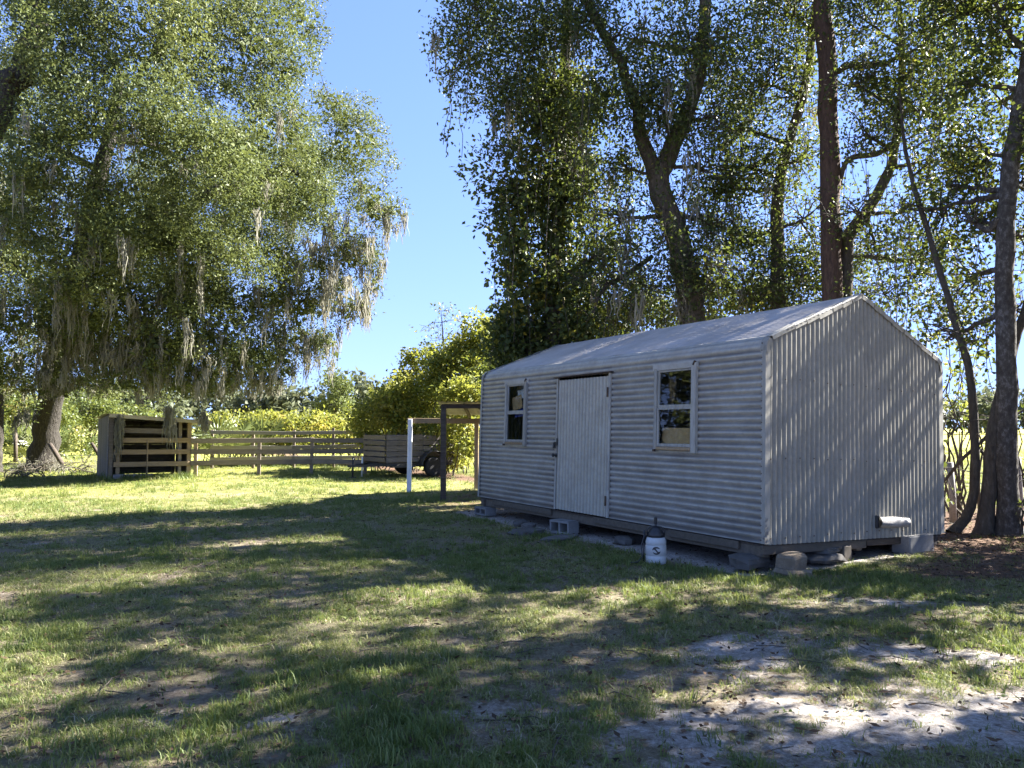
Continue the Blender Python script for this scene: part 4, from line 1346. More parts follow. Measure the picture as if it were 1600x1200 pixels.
# ---- the great live oak on the left
oak_trunk = [(-16.4, 26.5, -.1), (-16.2, 26.3, 1.5), (-15.6, 25.6, 3.2), (-14.6, 24.6, 5.2), (-13.5, 23.5, 7.2), (-12.6, 22.8, 9.6), (-11.9, 22.4, 12.2)]
oak_blobs = [
    blob(250, 60, 18.5, 130, 130), blob(90, 70, 17.5, 110, 120), blob(400, 70, 20, 95, 105), blob(330, -90, 20, 150, 100), blob(90, -80, 19, 150, 110),
    blob(200, 190, 17.5, 120, 90), blob(60, 250, 17, 110, 90), blob(330, 240, 18, 110, 85), blob(430, 190, 20, 70, 70),
    blob(545, 235, 22.5, 55, 85), blob(520, 170, 23, 40, 40), blob(585, 320, 22.5, 45, 50), blob(470, 310, 21, 85, 55), blob(610, 330, 22.5, 26, 20),
    blob(230, 330, 19, 120, 70), blob(100, 400, 18, 110, 70), blob(330, 390, 20, 110, 70), blob(440, 400, 21.5, 65, 45), blob(545, 400, 23, 50, 34, None, .9), blob(585, 445, 23, 20, 24),
    blob(230, 480, 20.5, 110, 60), blob(350, 480, 21.5, 90, 55), blob(470, 480, 23, 60, 34, None, .9), blob(500, 540, 24, 45, 30, None, .9), blob(570, 470, 23, 15, 18),
    blob(180, 560, 22.5, 90, 45), blob(290, 570, 22, 75, 45), blob(390, 550, 23, 60, 45), blob(320, 620, 23.5, 40, 20), blob(230, 620, 23.8, 55, 22), blob(440, 585, 24, 35, 18, None, .9),
    blob(30, 500, 21, 60, 50), blob(165, 330, 17.6, 62, 62), blob(150, 430, 18.6, 60, 50), blob(85, 520, 20.5, 50, 40), blob(470, 30, 21.5, 40, 50), blob(420, 470, 22.5, 70, 40, None, .9), blob(520, 455, 23.5, 45, 34, None, .9), blob(455, 530, 23.8, 60, 30, None, .9), blob(300, 440, 21, 80, 50), blob(150, 470, 20, 80, 55), blob(250, 530, 22, 90, 45), blob(380, 590, 23.6, 55, 25), blob(130, 600, 23, 60, 35), blob(560, 390, 23, 50, 34), blob(40, 330, 19, 80, 70), blob(20, 560, 21.5, 60, 50), blob(110, 560, 22, 60, 45), blob(60, 450, 20.5, 80, 60), blob(270, 605, 21.6, 70, 30), blob(335, 590, 21.8, 55, 30), blob(200, 590, 21.3, 60, 34), blob(250, 540, 20.6, 80, 40), blob(390, 560, 22.4, 45, 40), blob(340, 520, 21.2, 60, 40), blob(130, 530, 20.8, 60, 45), blob(70, 610, 22.4, 45, 30), blob(500, 430, 23, 60, 40, None, .7), blob(540, 480, 23.4, 40, 30, None, .7), blob(430, 560, 24, 50, 30, None, .7),
    (-14, 29, 9, 3.2, 3, 2.6), (-18, 24, 8, 3, 3, 2.6), (-9, 27, 10.5, 3, 3, 2.4), (-16, 20, 10.5, 3, 3, 2.4),
]
_r = np.random.default_rng(17)
CURTAIN = np.array([tuple(site(_r.uniform(60, 345), _r.uniform(470, 600), _r.uniform(20.2, 22.0))) for _ in range(95)] + [tuple(site(_r.uniform(430, 585), _r.uniform(330, 470), _r.uniform(21.5, 23))) for _ in range(45)])
build_tree('live_oak', 'huge live oak draped with grey moss filling the left side above the shelter', 'tree', oak_trunk, [.48, .42, .38, .34, .28, .22, .12], oak_blobs, 3,
           M['oak_leaf'], M['bark_oak'], (.088, .044), per=.95, dens=17.0, lp=10, sprig_r=.11, flat=.95, shell=.7, zmin=2.25, core=26, curtain=CURTAIN, moss=430, mosslen=(.3, 1.2), mossstr=14, twig=.7, trunk_n=18, roots=True, tint=.44, rsub=(.27, .42),
           extra_limbs=[([site(470, 275, 21.5), site(440, 262, 21.5), site(410, 290, 22), site(330, 300, 22.5), site(240, 380, 23.5)], [.05, .09, .12, .16, .22]),
                        ([site(-40, 230, 17.5), site(10, 150, 17.5), site(50, 60, 18), site(60, -60, 18.5)], [.34, .30, .26, .2]),
                        ([site(40, 210, 18), site(120, 215, 18.5), site(175, 200, 19)], [.10, .07, .04])], mossw=.015)
# moss curtains hanging over the shelter front
for (x, y, z, ln, lab) in ((*site(186, 652, 22.0), 1.2, 'grey moss tassel hanging over the left front post of the shelter'), (*site(266, 640, 22.3), 1.15, 'grey moss tassel hanging before the middle of the shelter opening'),
                           (*site(318, 652, 23.0), .6, 'short grey moss tassel at the right front corner of the shelter')):
    rng = np.random.default_rng(int(x * 100) % 99 + 5)
    anc = np.array([[x, y, z]]) + rng.normal(size=(5, 3)) * np.array([.05, .05, .12])
    mq, mt = moss_arrays(anc, rng, ln * .7, ln, 26, .014, .05)
    o = leaves_mesh('hanging_moss', mq - np.array([x, y, z]), mt, M['moss'], None, None)
    o.location = (x, y, z); tag(o, lab, 'moss', 'moss tassels over the shelter')

build_tree('mossy_oak', 'second mossy live oak standing left of the picture', 'tree', [(-17.0, 16.2, -.1), (-16.8, 16.1, 2), (-16.4, 16, 4.2), (-16.2, 15.8, 7.5)], [.5, .4, .33, .2],
           [(-16 + a, 16 + b_, c, 2.0, 2.0, 1.6) for (a, b_, c) in ((0, 0, 8), (-2, 1, 6.5), (1.2, -1.8, 6.6), (-1.0, -2.4, 4.6), (-.6, 1.8, 4.2), (1.4, -3.6, 4.0), (-3, -3, 7.5), (-1, -4.5, 3.2), (-3, 3, 4), (-2.5, 4, 7.5), (-2.5, 3, 1.8), (-1, 0, 2), (.5, -3, 1.8), (1, -5.5, 2))], 4,
           M['oak_leaf'], M['bark_oak'], (.26, .15), per=.8, dens=3.2, lp=8, sprig_r=.2, moss=50, mosslen=(.6, 1.8), tint=.5, flat=1.0)
# ---- other trees at the left and behind
build_tree('moss_tree', 'pale mossy tree at the far left edge beyond the lawn', 'tree', [(-17.2, 25.2, 0), (-17.0, 25.0, 2), (-16.8, 24.6, 4.2)], [.22, .18, .08],
           [blob(10, 575, 22.5, 50, 55), blob(-60, 540, 22, 70, 80), blob(35, 640, 23, 25, 25)], 5, M['shrub_leaf'], M['bark_oak'], (.10, .05), dens=16, lp=10, sprig_r=.1, moss=40, tint=.6)
build_tree('small_oak', 'small dark tree standing alone beyond the middle of the fence', 'tree', [(*site(530, 672, 46)[:2], 0), site(525, 640, 46), site(527, 605, 46)], [.22, .16, .07],
           [blob(525, 630, 46, 30, 24), blob(522, 598, 46, 26, 26), blob(540, 612, 46, 18, 25), blob(508, 650, 46, 20, 12)], 6, M['oak_leaf'], M['bark_oak'], (.2, .11), per=.9, dens=10, lp=9, sprig_r=.2, tint=.35)
for k, (px, py, d, r, h, seed) in enumerate([(60, 640, 44, 60, 40, 21), (140, 640, 48, 55, 36, 22), (215, 650, 42, 40, 26, 23), (-40, 630, 40, 70, 50, 24)]):
    b0 = site(px, 690, d)
    build_tree('background_tree', ['shaded tree behind the oak trunk at the far left', 'grey green tree in the gap between oak trunk and shelter', 'low leafy tree showing above the shelter roof', 'tall shaded tree cut by the left edge'][k], 'tree',
               [(b0.x, d, 0), (b0.x + .2, d, 1.5), site(px, py, d)], [.25, .2, .1], [blob(px, py, d, r, h), blob(px - r * .6, py + 12, d - 1, r * .6, h * .7), blob(px + r * .6, py + 8, d + 1, r * .6, h * .7)], seed,
               M['shrub_leaf'], M['bark_oak'], (.2, .11), per=.7, dens=9, lp=8, sprig_r=.2, tint=.4)
def leaf_mass(name, label, cat, blobs, seed, mat, leaf, per, dens, lp, sprig_r, tint=.5, stems=0, kind=None, droop=.2, group=None, shell=.6):
    """bush, vine bank or hedge: many leaf clumps over a tangle of stems"""
    rng = np.random.default_rng(seed)
    x0, y0 = blobs[0][0], blobs[0][1]
    t = thing(name, label, cat, (x0, y0, 0), 0, group)
    org = np.array([x0, y0, 0.])
    C, Rr, B = clumps_of(blobs, rng, per, (.22, .36), shell)
    keep = C[:, 2] > .02
    C, Rr, B = C[keep], Rr[keep], B[keep]
    q, tn, S = foliage(C, Rr, rng, dens, lp, sprig_r, leaf[0], leaf[1], .75, droop, tint)
    q[..., 2] = np.maximum(q[..., 2], .01)
    leaves_mesh('foliage', q - org, tn, mat, t)
    if stems:
        ts = TubeSet()
        for k in range(stems):
            ci = rng.integers(len(C)); b_ = blobs[B[ci]]
            s = Vector((b_[0] + rng.normal() * b_[3] * .4, b_[1] + rng.normal() * b_[4] * .4, -.03))
            ts.add([p - Vector(org) for p in bez(s, C[ci], (rng.normal() * .2, rng.normal() * .2, .2), 9, rng, .1)], list(np.linspace(.022, .005, 9)), 5)
        ts.build('stems', M['bark_dark'], t)['kind'] = 'stuff'
    return t

leaf_mass('vine_thicket', 'sunlit yellow green vine bank heaped up behind the trailer', 'vines',
          [blob(655, 610, 26, 62, 46), blob(575, 655, 28, 34, 30), blob(610, 625, 27.5, 34, 34), blob(705, 590, 25, 55, 52), blob(600, 640, 26.5, 40, 40), blob(640, 670, 26, 60, 40), blob(740, 640, 23, 50, 70), blob(590, 685, 26.5, 36, 22), blob(700, 690, 24.5, 60, 50), blob(660, 560, 27, 40, 22), blob(715, 560, 27, 36, 22), blob(770, 560, 26, 50, 40), blob(755, 520, 25, 40, 36), blob(735, 560, 25, 40, 40)], 31, M['vine_leaf'], (.13, .095), 1.6, 15, 9, .13, .52, 60)
leaf_mass('hedge_bank', 'low yellow green tangle of vines along the back of the paddock', 'vines',
          [blob(370 + 40 * k, 664 + 4 * ((k * 7) % 3), 31 + (k % 3), 36, 19 + 4 * ((k * 5) % 3), 1.3) for k in range(7)] + [blob(330 + 45 * k, 690, 30.5, 34, 12, 1) for k in range(7)], 32, M['vine_leaf'], (.14, .09), 2.0, 12, 9, .15, .6, 30)
leaf_mass('undergrowth', 'tangle of green shrubs below the oak at the left', 'shrub',
          [blob(30, 690, 31, 50, 22, 1.5), blob(120, 690, 32, 45, 20, 1.5), blob(-40, 680, 30, 50, 30, 1.5), (-18.8, 22.3, 1.6, 1.2, 1.2, 1.4), (-19.5, 20, 2.0, 1.2, 1.2, 1.6), (-21, 24.5, 2.4, 1.4, 1.4, 1.8), (-19, 17.6, 1.4, 1.2, 1.2, 1.2), (-20, 22.5, 3.0, 1.2, 1.2, 1.4)], 33, M['shrub_leaf'], (.14, .07), 1.6, 12, 8, .15, .5, 30)
leaf_mass('dry_brush', 'low heap of dead grey brush on the ground left of the shelter', 'brush',
          [blob(25, 742, 23, 45, 12, .8), blob(120, 728, 25, 40, 10, .8), blob(60, 725, 26, 60, 9, .9)], 34, M['moss'], (.16, .014), 2.2, 14, 8, .14, .35, 60)
# sapling above the thicket
build_tree('young_tree', 'thin sparse sapling rising above the vine bank', 'tree', [(*site(690, 640, 27)[:2], 0), site(690, 600, 27), site(693, 545, 27), site(690, 495, 27)], [.06, .05, .035, .015],
           [blob(672, 505, 27, 20, 18), blob(705, 500, 27, 22, 20), blob(690, 530, 27, 30, 18), blob(690, 485, 27, 14, 10), blob(715, 530, 27, 18, 14)], 35, M['shrub_leaf'], M['bark_dark'], (.12, .06), per=.7, dens=5, lp=6, sprig_r=.14, tint=.75)

# palmetto fans behind the fence and at the left
def palmetto(loc, seed, label, n=16, size=.8, group='saw palmettos'):
    rng = np.random.default_rng(seed)
    t = thing('palmetto', label, 'palmetto', loc, 0, group)
    for k in range(n):
        a = rng.uniform(0, 6.28); el = rng.uniform(.5, 1.35); ln = rng.uniform(.6, 1.1) * size
        d = Vector((math.cos(a) * math.cos(el), math.sin(a) * math.cos(el), math.sin(el)))
        hub = d * ln
        b = MB(); b.tube([(0, 0, 0), hub * .5, hub], [.012, .01, .008], 5)
        sd = d.cross(Vector((0, 0, 1))).normalized(); upv = sd.cross(d)
        fl = rng.uniform(.45, .7) * size
        for j in range(13):
            th = (j - 6) / 6 * 1.75
            q = (d * math.cos(th) + sd * math.sin(th)).normalized()
            w = q.cross(upv).normalized() * .028 * size
            tip = hub + q * fl + Vector((0, 0, -.10 * fl))
            m_ = hub + q * fl * .5
            b.add([hub, m_ + w, tip, m_ - w], [(0, 1, 2, 3)])
        me_o = b.build('frond', M['palm_leaf'], t)
        at = me_o.data.attributes.new('tint', 'FLOAT', 'FACE')
        at.data.foreach_set('value', np.full(len(me_o.data.polygons), rng.uniform(.2, .9), dtype=np.float32))
    return t
for k, (px, py, d) in enumerate([(345, 690, 29.0), (365, 690, 30.5), (388, 690, 30), (408, 690, 31.5), (60, 712, 30), (85, 712, 31), (430, 690, 33)]):
    p = site(px, py, d)
    palmetto((p.x, p.y, 0 if k < 4 or k == 6 else 0), 50 + k, ['spiky palmetto just right of the shelter roof', 'second palmetto to the right of the shelter', 'tall palmetto behind the middle of the left fence span', 'palmetto at the right end of the palmetto row', 'palmetto below the oak trunk at the left', 'palmetto between the oak trunk and the shelter', 'palmetto half hidden in the vines behind the fence'][k], 18, 1.55 if k in (0, 1, 2, 3, 6) else 1.2)

# far tree lines
def far_line(name, label, x0, x1, d, h, seed, n=40):
    rng = np.random.default_rng(seed)
    bl = [(x0 + (x1 - x0) * (k + rng.uniform(-.3, .3)) / n, d + rng.uniform(-8, 8), h * rng.uniform(.35, .6), (x1 - x0) / n * rng.uniform(.9, 1.5), 4, h * rng.uniform(.35, .55)) for k in range(n)]
    C, Rr, B = clumps_of(bl, rng, .55, (.2, .34), .4)
    C[:, 2] = np.maximum(C[:, 2], .4)
    q, tn, S = foliage(C, Rr, rng, .10, 8, 1.0, 1.3, .75, .7, 0, .45)
    o = leaves_mesh(name, q, tn, M['far_leaf'])
    return tag(o, label, 'woods', None, 'stuff')
far_line('far_woods', 'hazy line of distant trees across the field', -120, 30, 150, 11, 61, 46)
far_line('far_woods', 'distant line of trees beyond the yellow field at the right', 40, 190, 170, 10, 62, 46)

# ---- the row of trees behind the shed
VD = dict(dens=14, lp=11, sprig_r=.14, rsub=(.28, .52), flat=1.0)
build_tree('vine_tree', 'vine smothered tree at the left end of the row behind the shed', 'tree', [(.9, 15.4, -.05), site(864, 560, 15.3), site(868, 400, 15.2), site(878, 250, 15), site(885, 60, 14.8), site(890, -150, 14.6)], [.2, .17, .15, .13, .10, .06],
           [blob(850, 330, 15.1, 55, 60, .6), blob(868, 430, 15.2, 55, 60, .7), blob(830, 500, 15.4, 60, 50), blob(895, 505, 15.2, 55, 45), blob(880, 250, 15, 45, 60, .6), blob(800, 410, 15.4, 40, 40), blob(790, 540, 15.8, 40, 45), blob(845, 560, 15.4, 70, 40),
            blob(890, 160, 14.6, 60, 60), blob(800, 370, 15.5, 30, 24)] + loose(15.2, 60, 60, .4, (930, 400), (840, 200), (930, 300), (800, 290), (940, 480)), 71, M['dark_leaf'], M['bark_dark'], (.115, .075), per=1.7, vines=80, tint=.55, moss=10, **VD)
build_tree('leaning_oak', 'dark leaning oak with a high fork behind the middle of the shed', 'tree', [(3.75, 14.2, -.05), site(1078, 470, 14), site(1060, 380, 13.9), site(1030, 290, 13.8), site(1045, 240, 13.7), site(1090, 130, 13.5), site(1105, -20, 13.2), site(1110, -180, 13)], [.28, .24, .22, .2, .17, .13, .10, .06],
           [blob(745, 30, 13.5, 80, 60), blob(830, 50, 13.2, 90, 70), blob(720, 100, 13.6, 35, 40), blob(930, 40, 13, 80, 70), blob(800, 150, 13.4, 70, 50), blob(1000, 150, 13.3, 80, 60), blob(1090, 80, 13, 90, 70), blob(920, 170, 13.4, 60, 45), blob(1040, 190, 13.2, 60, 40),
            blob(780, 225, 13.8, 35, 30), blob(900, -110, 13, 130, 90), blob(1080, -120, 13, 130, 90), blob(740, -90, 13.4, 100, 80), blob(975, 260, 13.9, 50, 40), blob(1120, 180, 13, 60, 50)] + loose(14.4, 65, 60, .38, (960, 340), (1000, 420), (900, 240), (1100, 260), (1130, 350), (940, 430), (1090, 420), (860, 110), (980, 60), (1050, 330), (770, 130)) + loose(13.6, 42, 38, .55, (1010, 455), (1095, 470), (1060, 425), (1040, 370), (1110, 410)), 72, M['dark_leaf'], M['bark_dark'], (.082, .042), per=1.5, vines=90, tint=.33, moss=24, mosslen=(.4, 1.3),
           extra_limbs=[([site(1030, 290, 13.8), site(1010, 230, 13.6), site(985, 130, 13.5), site(940, 50, 13.4), site(905, -20, 13.3)], [.16, .13, .10, .08, .06]),
                        ([site(1020, 400, 14.2), site(985, 425, 14.1), site(945, 450, 14.0), site(925, 490, 14.0)], [.045, .05, .04, .02])], **VD)
build_tree('slim_oak', 'slim dark tree behind the shed left of the reddish pine', 'tree', [(5.0, 14.6, -.05), site(1216, 470, 14.4), site(1214, 330, 14.3), site(1225, 250, 14.2), site(1260, 120, 14), site(1280, -60, 13.8)], [.17, .14, .12, .10, .08, .05],
           [blob(1170, 260, 14, 60, 60), blob(1190, 130, 14, 70, 70), blob(1150, 380, 14.4, 60, 50), blob(1120, 300, 14.4, 45, 50), blob(1210, 400, 14.5, 45, 50), blob(1240, 20, 13.8, 90, 70), blob(1200, -120, 13.6, 120, 90), blob(1100, 440, 14.6, 60, 35), blob(1180, 460, 14.8, 60, 30), blob(980, 475, 15.0, 55, 35), blob(1050, 490, 15, 60, 25), blob(1255, 430, 14.5, 40, 35)] + loose(14.8, 65, 60, .42, (1250, 250), (1260, 340), (1150, 200), (1170, 460), (1240, 150), (1300, 420), (1110, 120), (1230, 480), (1330, 460)),
           73, M['dark_leaf'], M['bark_dark'], (.082, .045), per=1.5, vines=70, tint=.42, moss=12, **VD)
build_tree('pine_trunk_tree', 'tall straight reddish brown pine rising behind the shed ridge', 'tree', [(5.62, 13.2, -.05), site(1300, 450, 13.1), site(1296, 250, 13.1), site(1288, 60, 13.1), site(1284, -100, 13.1), site(1280, -330, 13.1)], [.21, .175, .165, .155, .14, .09],
           [blob(1310, -260, 13, 160, 90), blob(1230, -380, 13, 140, 90)], 74, M['dark_leaf'], M['bark_pine'], (.12, .03), per=1.0, tint=.4, attach=(.8, 1.0), **VD,
           extra_limbs=[([site(1300, 115, 13.1), site(1330, 102, 13), site(1380, 100, 12.9), site(1410, 85, 12.8)], [.06, .055, .045, .03])])
build_tree('forked_tree', 'thin forked tree leaning right just behind the gable peak', 'tree', [(5.9, 13.4, -.05), site(1322, 410, 13.2), site(1350, 340, 13.1), site(1388, 270, 13), site(1398, 230, 12.9), site(1410, 120, 12.8), site(1400, -60, 12.6)], [.14, .11, .10, .085, .07, .06, .03],
           [blob(1390, 180, 12.8, 55, 45), blob(1360, 120, 12.8, 60, 50), blob(1440, 90, 12.6, 70, 60), blob(1350, 30, 12.8, 70, 60), blob(1370, 390, 13, 45, 30), blob(1420, 330, 12.8, 30, 30), blob(1450, 0, 12.5, 80, 60), blob(1400, -120, 12.4, 120, 90)] + loose(13.2, 60, 55, .38, (1340, 330), (1450, 250), (1440, 420), (1350, 210), (1380, 460), (1460, 170), (1330, 130), (1420, 370)), 75, M['dark_leaf'], M['bark_dark'], (.082, .042), per=1.4, vines=40, tint=.42,
           extra_limbs=[([site(1320, 400, 13.2), site(1370, 402, 13.0), site(1430, 408, 12.9), site(1470, 400, 12.8)], [.035, .04, .035, .02]), ([site(1310, 300, 13.1), site(1325, 250, 13), site(1370, 240, 12.9), site(1400, 222, 12.9)], [.03, .05, .05, .03])], **VD)
build_tree('spotted_trunk_tree', 'stout pale spotted trunk standing right of the shed', 'tree', [(7.08, 10.85, -.05), site(1573, 700, 10.8), site(1572, 560, 10.75), site(1570, 400, 10.7), site(1578, 260, 10.7), site(1600, 130, 10.6), site(1625, -40, 10.5), site(1640, -250, 10.4)], [.14, .135, .13, .12, .115, .105, .09, .06],
           [blob(1540, 240, 11.2, 50, 55), blob(1500, 130, 11.2, 60, 50), blob(1560, 70, 10.8, 70, 60), blob(1480, 290, 11.6, 40, 40), blob(1520, 340, 11.5, 40, 40), blob(1640, 200, 10.4, 60, 70), blob(1500, 20, 11, 80, 60), blob(1600, -110, 10.2, 150, 100), blob(1460, 400, 12, 45, 35), blob(1480, 470, 12, 40, 30), blob(1600, 370, 11.2, 24, 30)] + loose(12.2, 55, 55, .4, (1520, 430), (1450, 330), (1500, 250), (1560, 160), (1440, 60), (1600, 290), (1540, 20), (1590, 480), (1480, 530)), 76,
           M['dark_leaf'], mat_mottled('spotted_bark', [(.38, (.03, .026, .022)), (.52, (.075, .068, .06)), (.60, (.16, .152, .14)), (.75, (.21, .20, .19))], 9, .95, (2, 2, 1.2), .8, .02, (38, (.06, .052, .044))), (.085, .05), per=1.5, vines=30, tint=.55,
           extra_limbs=[([site(1560, 340, 10.7), site(1545, 360, 10.8), site(1525, 350, 11), site(1505, 330, 11.2)], [.05, .05, .04, .02]), ([site(1600, 80, 10.6), site(1565, 30, 10.5), site(1545, -30, 10.4)], [.04, .035, .02])], **VD)
build_tree('curved_sapling', 'thin dark trunk curving up between the shed and the stout spotted trunk', 'tree', [(6.35, 11.0, -.05), site(1518, 790, 11), site(1524, 700, 11), site(1516, 590, 11), site(1495, 510, 11.1), site(1474, 440, 11.3), site(1440, 330, 11.6), site(1415, 240, 11.9), site(1405, 130, 12)], [.075, .065, .06, .055, .05, .045, .04, .03, .015],
           [blob(1460, 250, 11.8, 45, 40), blob(1440, 170, 12, 50, 40), blob(1490, 200, 11.6, 40, 40)], 77, M['dark_leaf'], M['bark_dark'], (.082, .042), per=.9, tint=.5, **VD)
build_tree('slanting_tree', 'dark slanting trunk crossing just left of the stout spotted trunk', 'tree', [(6.78, 10.95, -.05), site(1545, 770, 10.95), site(1552, 680, 10.9), site(1566, 610, 10.95), site(1590, 520, 11.1), site(1640, 380, 11.3)], [.12, .10, .09, .08, .07, .05],
           [blob(1660, 360, 11.3, 70, 60)], 78, M['dark_leaf'], M['bark_dark'], (.082, .042), per=.9, tint=.5, **VD,
           extra_limbs=[([site(1468, 760, 11.6), site(1500, 722, 11.3), site(1526, 697, 11.1), site(1560, 665, 11), site(1600, 640, 11)], [.02, .024, .028, .024, .015]), ([site(1526, 697, 11.1), site(1545, 720, 11), site(1570, 765, 10.9), site(1600, 800, 10.8)], [.024, .022, .02, .015])])
leaf_mass('fence_shrub', 'leafy shrub along the field fence between the shed and the trunks', 'shrub',
          [blob(1490, 590, 12.6, 30, 40), blob(1475, 520, 12.6, 26, 40), blob(1500, 650, 12.8, 30, 30), blob(1520, 560, 12.8, 20, 30)], 81, M['vine_leaf'], (.085, .05), 1.1, 9, 8, .10, .5, 14)
leaf_mass('fence_shrub', 'low leafy shrub at the right edge by the stout spotted trunk', 'shrub',
          [blob(1615, 780, 10.6, 26, 30), blob(1610, 660, 11.2, 14, 20)], 82, M['dark_leaf'], (.085, .05), 1.1, 8, 8, .10, .5, 14)
leaf_mass('backing_shrub', 'dark shrubs packed close behind the rear wall of the shed', 'shrub',
          [blob(960, 500, 16, 70, 35, .8), blob(1080, 480, 15.6, 70, 35, .8), blob(800, 600, 17, 50, 60, .9), blob(1190, 470, 15.4, 60, 30, .8), blob(870, 520, 16.4, 60, 40, .8)], 83, M['dark_leaf'], (.11, .07), 1.5, 12, 9, .12, .45, 30)

leaf_mass('fence_shrub', 'waist high shrubs just right of the picture beside the stout trunk', 'shrub',
          [(8.3, 9.5, 1.5, .75, .8, 1.1), (8.9, 10.6, 1.8, .8, .8, 1.2), (8.2, 8.4, 1.0, .6, .6, .8)], 84, M['dark_leaf'], (.11, .07), 1.3, 9, 9, .12, .45, 20)
# trees that stand right of the picture and shade the foreground
for k, (x, y, h, seed) in enumerate([(9.3, 8.6, 9.5, 91), (10.6, 5.9, 9.0, 92), (8.6, 2.6, 8.0, 93), (7.6, 5.4, 7.5, 94), (9.8, 4.2, 6.5, 95), (10.2, 10.2, 6.5, 96)]):
    rng = np.random.default_rng(seed)
    bl = [(x + rng.normal() * 1.3, y + rng.normal() * 1.1, h * rng.uniform(.5, 1.0), rng.uniform(.7, 1.3), rng.uniform(.7, 1.3), rng.uniform(.6, 1.0)) for _ in range(11)]
    bl = [b_ for b_ in bl if b_[0] - b_[3] * 1.25 > b_[1] * .69 + .1]
    if k == 3: bl += [(6.6, 6.4, 6.2, .7, .7, .5), (5.9, 6.4, 6.8, .7, .7, .5), (6.9, 7.2, 7.4, .8, .8, .5)]
    if k == 0: bl += [(6.9, 9.0, 7.9, .8, .8, .5), (7.6, 8.6, 8.4, .8, .8, .5)]
    if k == 5: bl += [(9.3, 9.3, 3.8, 1.0, 1.0, .9), (8.6, 9.0, 2.9, .8, .8, .8), (10.5, 9.9, 5.0, 1.1, 1.1, .9), (11.6, 10.5, 6.0, 1.1, 1.1, .9), (9.9, 8.6, 4.4, .9, .9, .8)]
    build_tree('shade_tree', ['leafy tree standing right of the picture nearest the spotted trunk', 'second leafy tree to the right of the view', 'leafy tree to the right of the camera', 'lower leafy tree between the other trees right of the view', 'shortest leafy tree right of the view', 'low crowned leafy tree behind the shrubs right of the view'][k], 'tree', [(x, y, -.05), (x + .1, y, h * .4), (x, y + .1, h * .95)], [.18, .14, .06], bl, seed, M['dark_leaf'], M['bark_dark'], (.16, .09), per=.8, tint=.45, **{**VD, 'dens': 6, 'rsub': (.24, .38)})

# ------------------------------------------------------------------ lawn
def make_tuft(seed, n, h, spread, w, lean, tint0):
    rng = np.random.default_rng(seed)
    V, Q, T, tn = [], [], [], []
    for k in range(n):
        a = rng.uniform(0, 6.28); r = spread * rng.uniform(0, 1) ** .6
        p = np.array([math.cos(a) * r, math.sin(a) * r, -.004])
        b_ = rng.uniform(0, 6.28); d = np.array([math.cos(b_), math.sin(b_), 0])
        s = np.array([-d[1], d[0], 0]) * w * rng.uniform(.6, 1.2)
        hh = h * rng.uniform(.45, 1.15); ln = lean * rng.uniform(.3, 1.5)
        m_ = p + np.array([0, 0, hh * .6]) + d * hh * ln * .35
        tip = p + np.array([0, 0, hh * (1 - .25 * ln)]) + d * hh * ln
        i = len(V)
        V += [p - s, p + s, m_ + s * .75, m_ - s * .75, tip]
        Q.append((i, i + 1, i + 2, i + 3)); T.append((i + 3, i + 2, i + 4))
        t_ = float(np.clip(rng.normal(tint0, .14), 0, .62))
        tn.append(t_)
    return np_mesh('grass_tuft', np.array(V), Q, T, tint=tn + tn)

tcol = bpy.data.collections.new('grass_tufts')
for k, a in enumerate([(1, 16, .050, .045, .0022, .7, .15), (2, 14, .040, .05, .0022, .9, .25), (3, 18, .06, .05, .0024, .6, .10), (4, 14, .035, .055, .0022, 1.2, .42), (5, 12, .075, .035, .0022, .55, .12), (6, 14, .032, .06, .002, 1.3, .52), (7, 9, .022, .05, .009, 1.5, .05)]):
    me = make_tuft(*a); me.materials.append(M['grass'])
    o = bpy.data.objects.new('grass_tuft', me); tcol.objects.link(o)


def scatter(n, y0, y1, dens_fn, rng, mult=1.0):
    y = rng.uniform(y0, y1, n)
    half = y * .78 + 2.2
    x = rng.uniform(-1, 1, n) * half
    # even area density
    keep = rng.uniform(0, 1, n) < half / (y1 * .78 + 2.2)
    x, y = x[keep], y[keep]
    d = dens_fn(x, y)
    k2 = rng.uniform(0, 1, len(x)) < d * mult
    return x[k2], y[k2]


def lawn_density(x, y):
    sand, bare, litter, under = ground_masks(x, y)
    n = fbm(x * 1.6, y * 1.6, 201, 4)
    cl = fbm(x * 6.5 + 3, y * 6.5, 207, 3)
    d = np.clip(.50 + 2.0 * (n - .42), .14, 1) * np.where(y < 8, .95, 1.0) * np.clip(.25 + 3.2 * (cl - .34), .12, 1.25)
    d = d * (1 - .95 * sstep(.18, .62, sand)) * (1 - .80 * bare) * (1 - .94 * litter)
    sx, sy = shed_xy(x, y)
    d = d * np.where((sx > -.10) & (sx < SHED_W + .05) & (sy > .05) & (sy < SHED_L), 0, 1)
    return d
rng = np.random.default_rng(99)
segs = [(80000, 2.2, 5.0, .82), (125000, 5.0, 9.0, .85), (130000, 9.0, 16.0, 1.0), (98000, 16.0, 30.0, 1.4), (24000, 30, 55, 3.0)]
XX, YY, SS, II = [], [], [], []
for (n, a, c, s) in segs:
    x, y = scatter(n, a, c, lawn_density, rng)
    XX.append(x); YY.append(y); SS.append(s * np.clip(rng.lognormal(0, .32, len(x)), .45, 2.1))
    pn = fbm(x * .9 + 40, y * .9, 301, 4) + rng.normal(0, .10, len(x))      # green or dry patches
    II.append(np.where(pn < .42, rng.choice([0, 2, 2, 0, 4, 6, 1], len(x)), np.where(pn < .50, rng.choice([0, 1, 2, 3, 6], len(x)), rng.choice([1, 3, 5, 5], len(x)))))
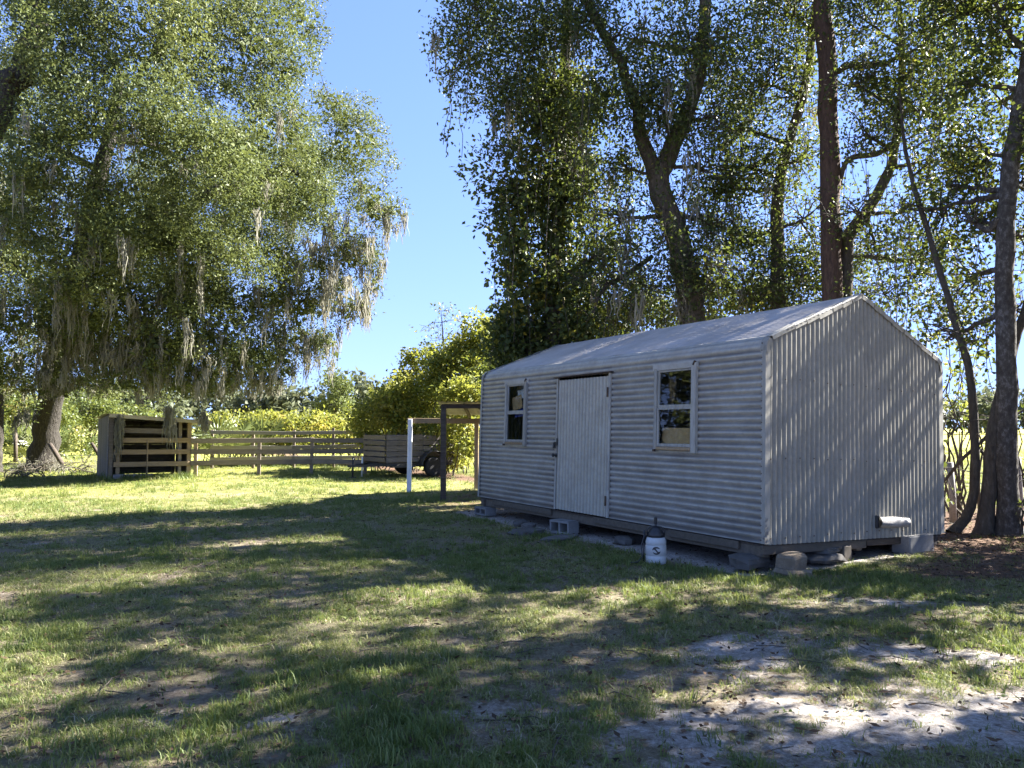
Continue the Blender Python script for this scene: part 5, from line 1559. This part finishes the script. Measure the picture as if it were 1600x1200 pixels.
# taller tufts along the shed foot and corner
tx = []
for (cx, cy, n, r) in ((2.35, 7.55, 30, .22), (1.9, 7.3, 26, .25), (2.9, 7.45, 18, .35), (3.6, 7.7, 14, .4), (1.4, 7.9, 40, .4), (.9, 6.9, 20, .3), (-11.0, 22.2, 60, .8), (-10.2, 22.6, 60, .6)):
    tx.append(np.stack([rng.normal(cx, r, n), rng.normal(cy, r * .5, n), rng.uniform(1.0, 1.7, n) * (2.6 if cy > 20 else 1)], -1))
tx = np.concatenate(tx)
XX.append(tx[:, 0]); YY.append(tx[:, 1]); SS.append(tx[:, 2]); II.append(rng.choice([0, 2, 4], len(tx)))
X, Y, S_, I_ = map(np.concatenate, (XX, YY, SS, II))
Zg = ground_z(X, Y)
pm = bpy.data.meshes.new('grass')
pm.vertices.add(len(X)); pm.vertices.foreach_set('co', np.stack([X, Y, Zg], -1).astype(np.float32).ravel())
a = pm.attributes.new('rot', 'FLOAT_VECTOR', 'POINT')
a.data.foreach_set('vector', np.stack([rng.normal(0, .15, len(X)), rng.normal(0, .15, len(X)), rng.uniform(0, 6.28, len(X))], -1).astype(np.float32).ravel())
a = pm.attributes.new('scl', 'FLOAT', 'POINT'); a.data.foreach_set('value', S_.astype(np.float32))
a = pm.attributes.new('pick', 'INT', 'POINT'); a.data.foreach_set('value', I_.astype(np.int32))
grass = bpy.data.objects.new('grass', pm); COL.objects.link(grass)
tag(grass, 'short patchy lawn grass', 'grass', None, 'stuff')
ng = bpy.data.node_groups.new('grass_scatter', 'GeometryNodeTree')
ng.interface.new_socket('Geometry', in_out='INPUT', socket_type='NodeSocketGeometry')
ng.interface.new_socket('Geometry', in_out='OUTPUT', socket_type='NodeSocketGeometry')
gi, go = ng.nodes.new('NodeGroupInput'), ng.nodes.new('NodeGroupOutput')
iop = ng.nodes.new('GeometryNodeInstanceOnPoints'); ci = ng.nodes.new('GeometryNodeCollectionInfo')
ci.inputs['Collection'].default_value = tcol
ci.inputs['Separate Children'].default_value = True
ci.inputs['Reset Children'].default_value = True
def named(n, t):
    nn = ng.nodes.new('GeometryNodeInputNamedAttribute'); nn.data_type = t; nn.inputs[0].default_value = n
    return nn.outputs[0]
e2r = ng.nodes.new('FunctionNodeEulerToRotation')
ng.links.new(gi.outputs[0], iop.inputs['Points']); ng.links.new(ci.outputs[0], iop.inputs['Instance'])
iop.inputs['Pick Instance'].default_value = True
ng.links.new(named('pick', 'INT'), iop.inputs['Instance Index'])
ng.links.new(named('rot', 'FLOAT_VECTOR'), e2r.inputs[0]); ng.links.new(e2r.outputs[0], iop.inputs['Rotation'])
ng.links.new(named('scl', 'FLOAT'), iop.inputs['Scale'])
ng.links.new(iop.outputs[0], go.inputs[0])
md = grass.modifiers.new('scatter', 'NODES'); md.node_group = ng

# fallen leaves and twigs
rng = np.random.default_rng(123)
def litter_density(x, y):
    sand, bare, litter, under = ground_masks(x, y)
    return np.clip(.10 * fbm(x * 1.3, y * 1.3, 401, 4) ** 2 * 3 + litter * 1.0 + bare * .30 + .09, 0, 1)
x1, y1 = scatter(42000, 2.6, 7, litter_density, rng, .55)
x2, y2 = scatter(46000, 7, 14, litter_density, rng, .8)
x3, y3 = scatter(9000, 14, 24, litter_density, rng, .6)
x, y = np.concatenate([x1, x2, x3]), np.concatenate([y1, y2, y3])
P = np.stack([x, y, ground_z(x, y) + rng.uniform(.006, .03, len(x))], -1)
q = leaf_arrays(P, rng, .055, .03, 0, .8)
q[..., 2] = np.maximum((q[..., 2] - P[:, None, 2]) * .45 + P[:, None, 2], P[:, None, 2] - .004)
tag(leaves_mesh('leaf_litter', q, np.clip(rng.normal(.42, .22, len(q)), 0, 1), M['dead_leaf']), 'brown fallen leaves scattered over the lawn', 'leaves')
ts = TubeSet()
for k in range(260):
    yy = rng.uniform(2.9, 11); xx = rng.uniform(-1, 1) * (yy * .7)
    if k > 120: xx, yy = rng.uniform(4.5, 8.5), rng.uniform(7.6, 11.5)
    a_ = rng.uniform(0, 6.28); ln = rng.uniform(.08, .4)
    p0 = Vector((xx, yy, float(ground_z(xx, yy)) + .012)); p1 = p0 + Vector((math.cos(a_), math.sin(a_), rng.uniform(-.02, .12))) * ln
    ts.add(bez(p0, p1, (rng.normal() * .03, rng.normal() * .03, .01), 5, rng, .1), [.004, .004, .003, .003, .002], 4)
o = ts.build('twigs', M['bark_dark']); tag(o, 'thin fallen twigs lying in the grass', 'twigs', None, 'stuff')
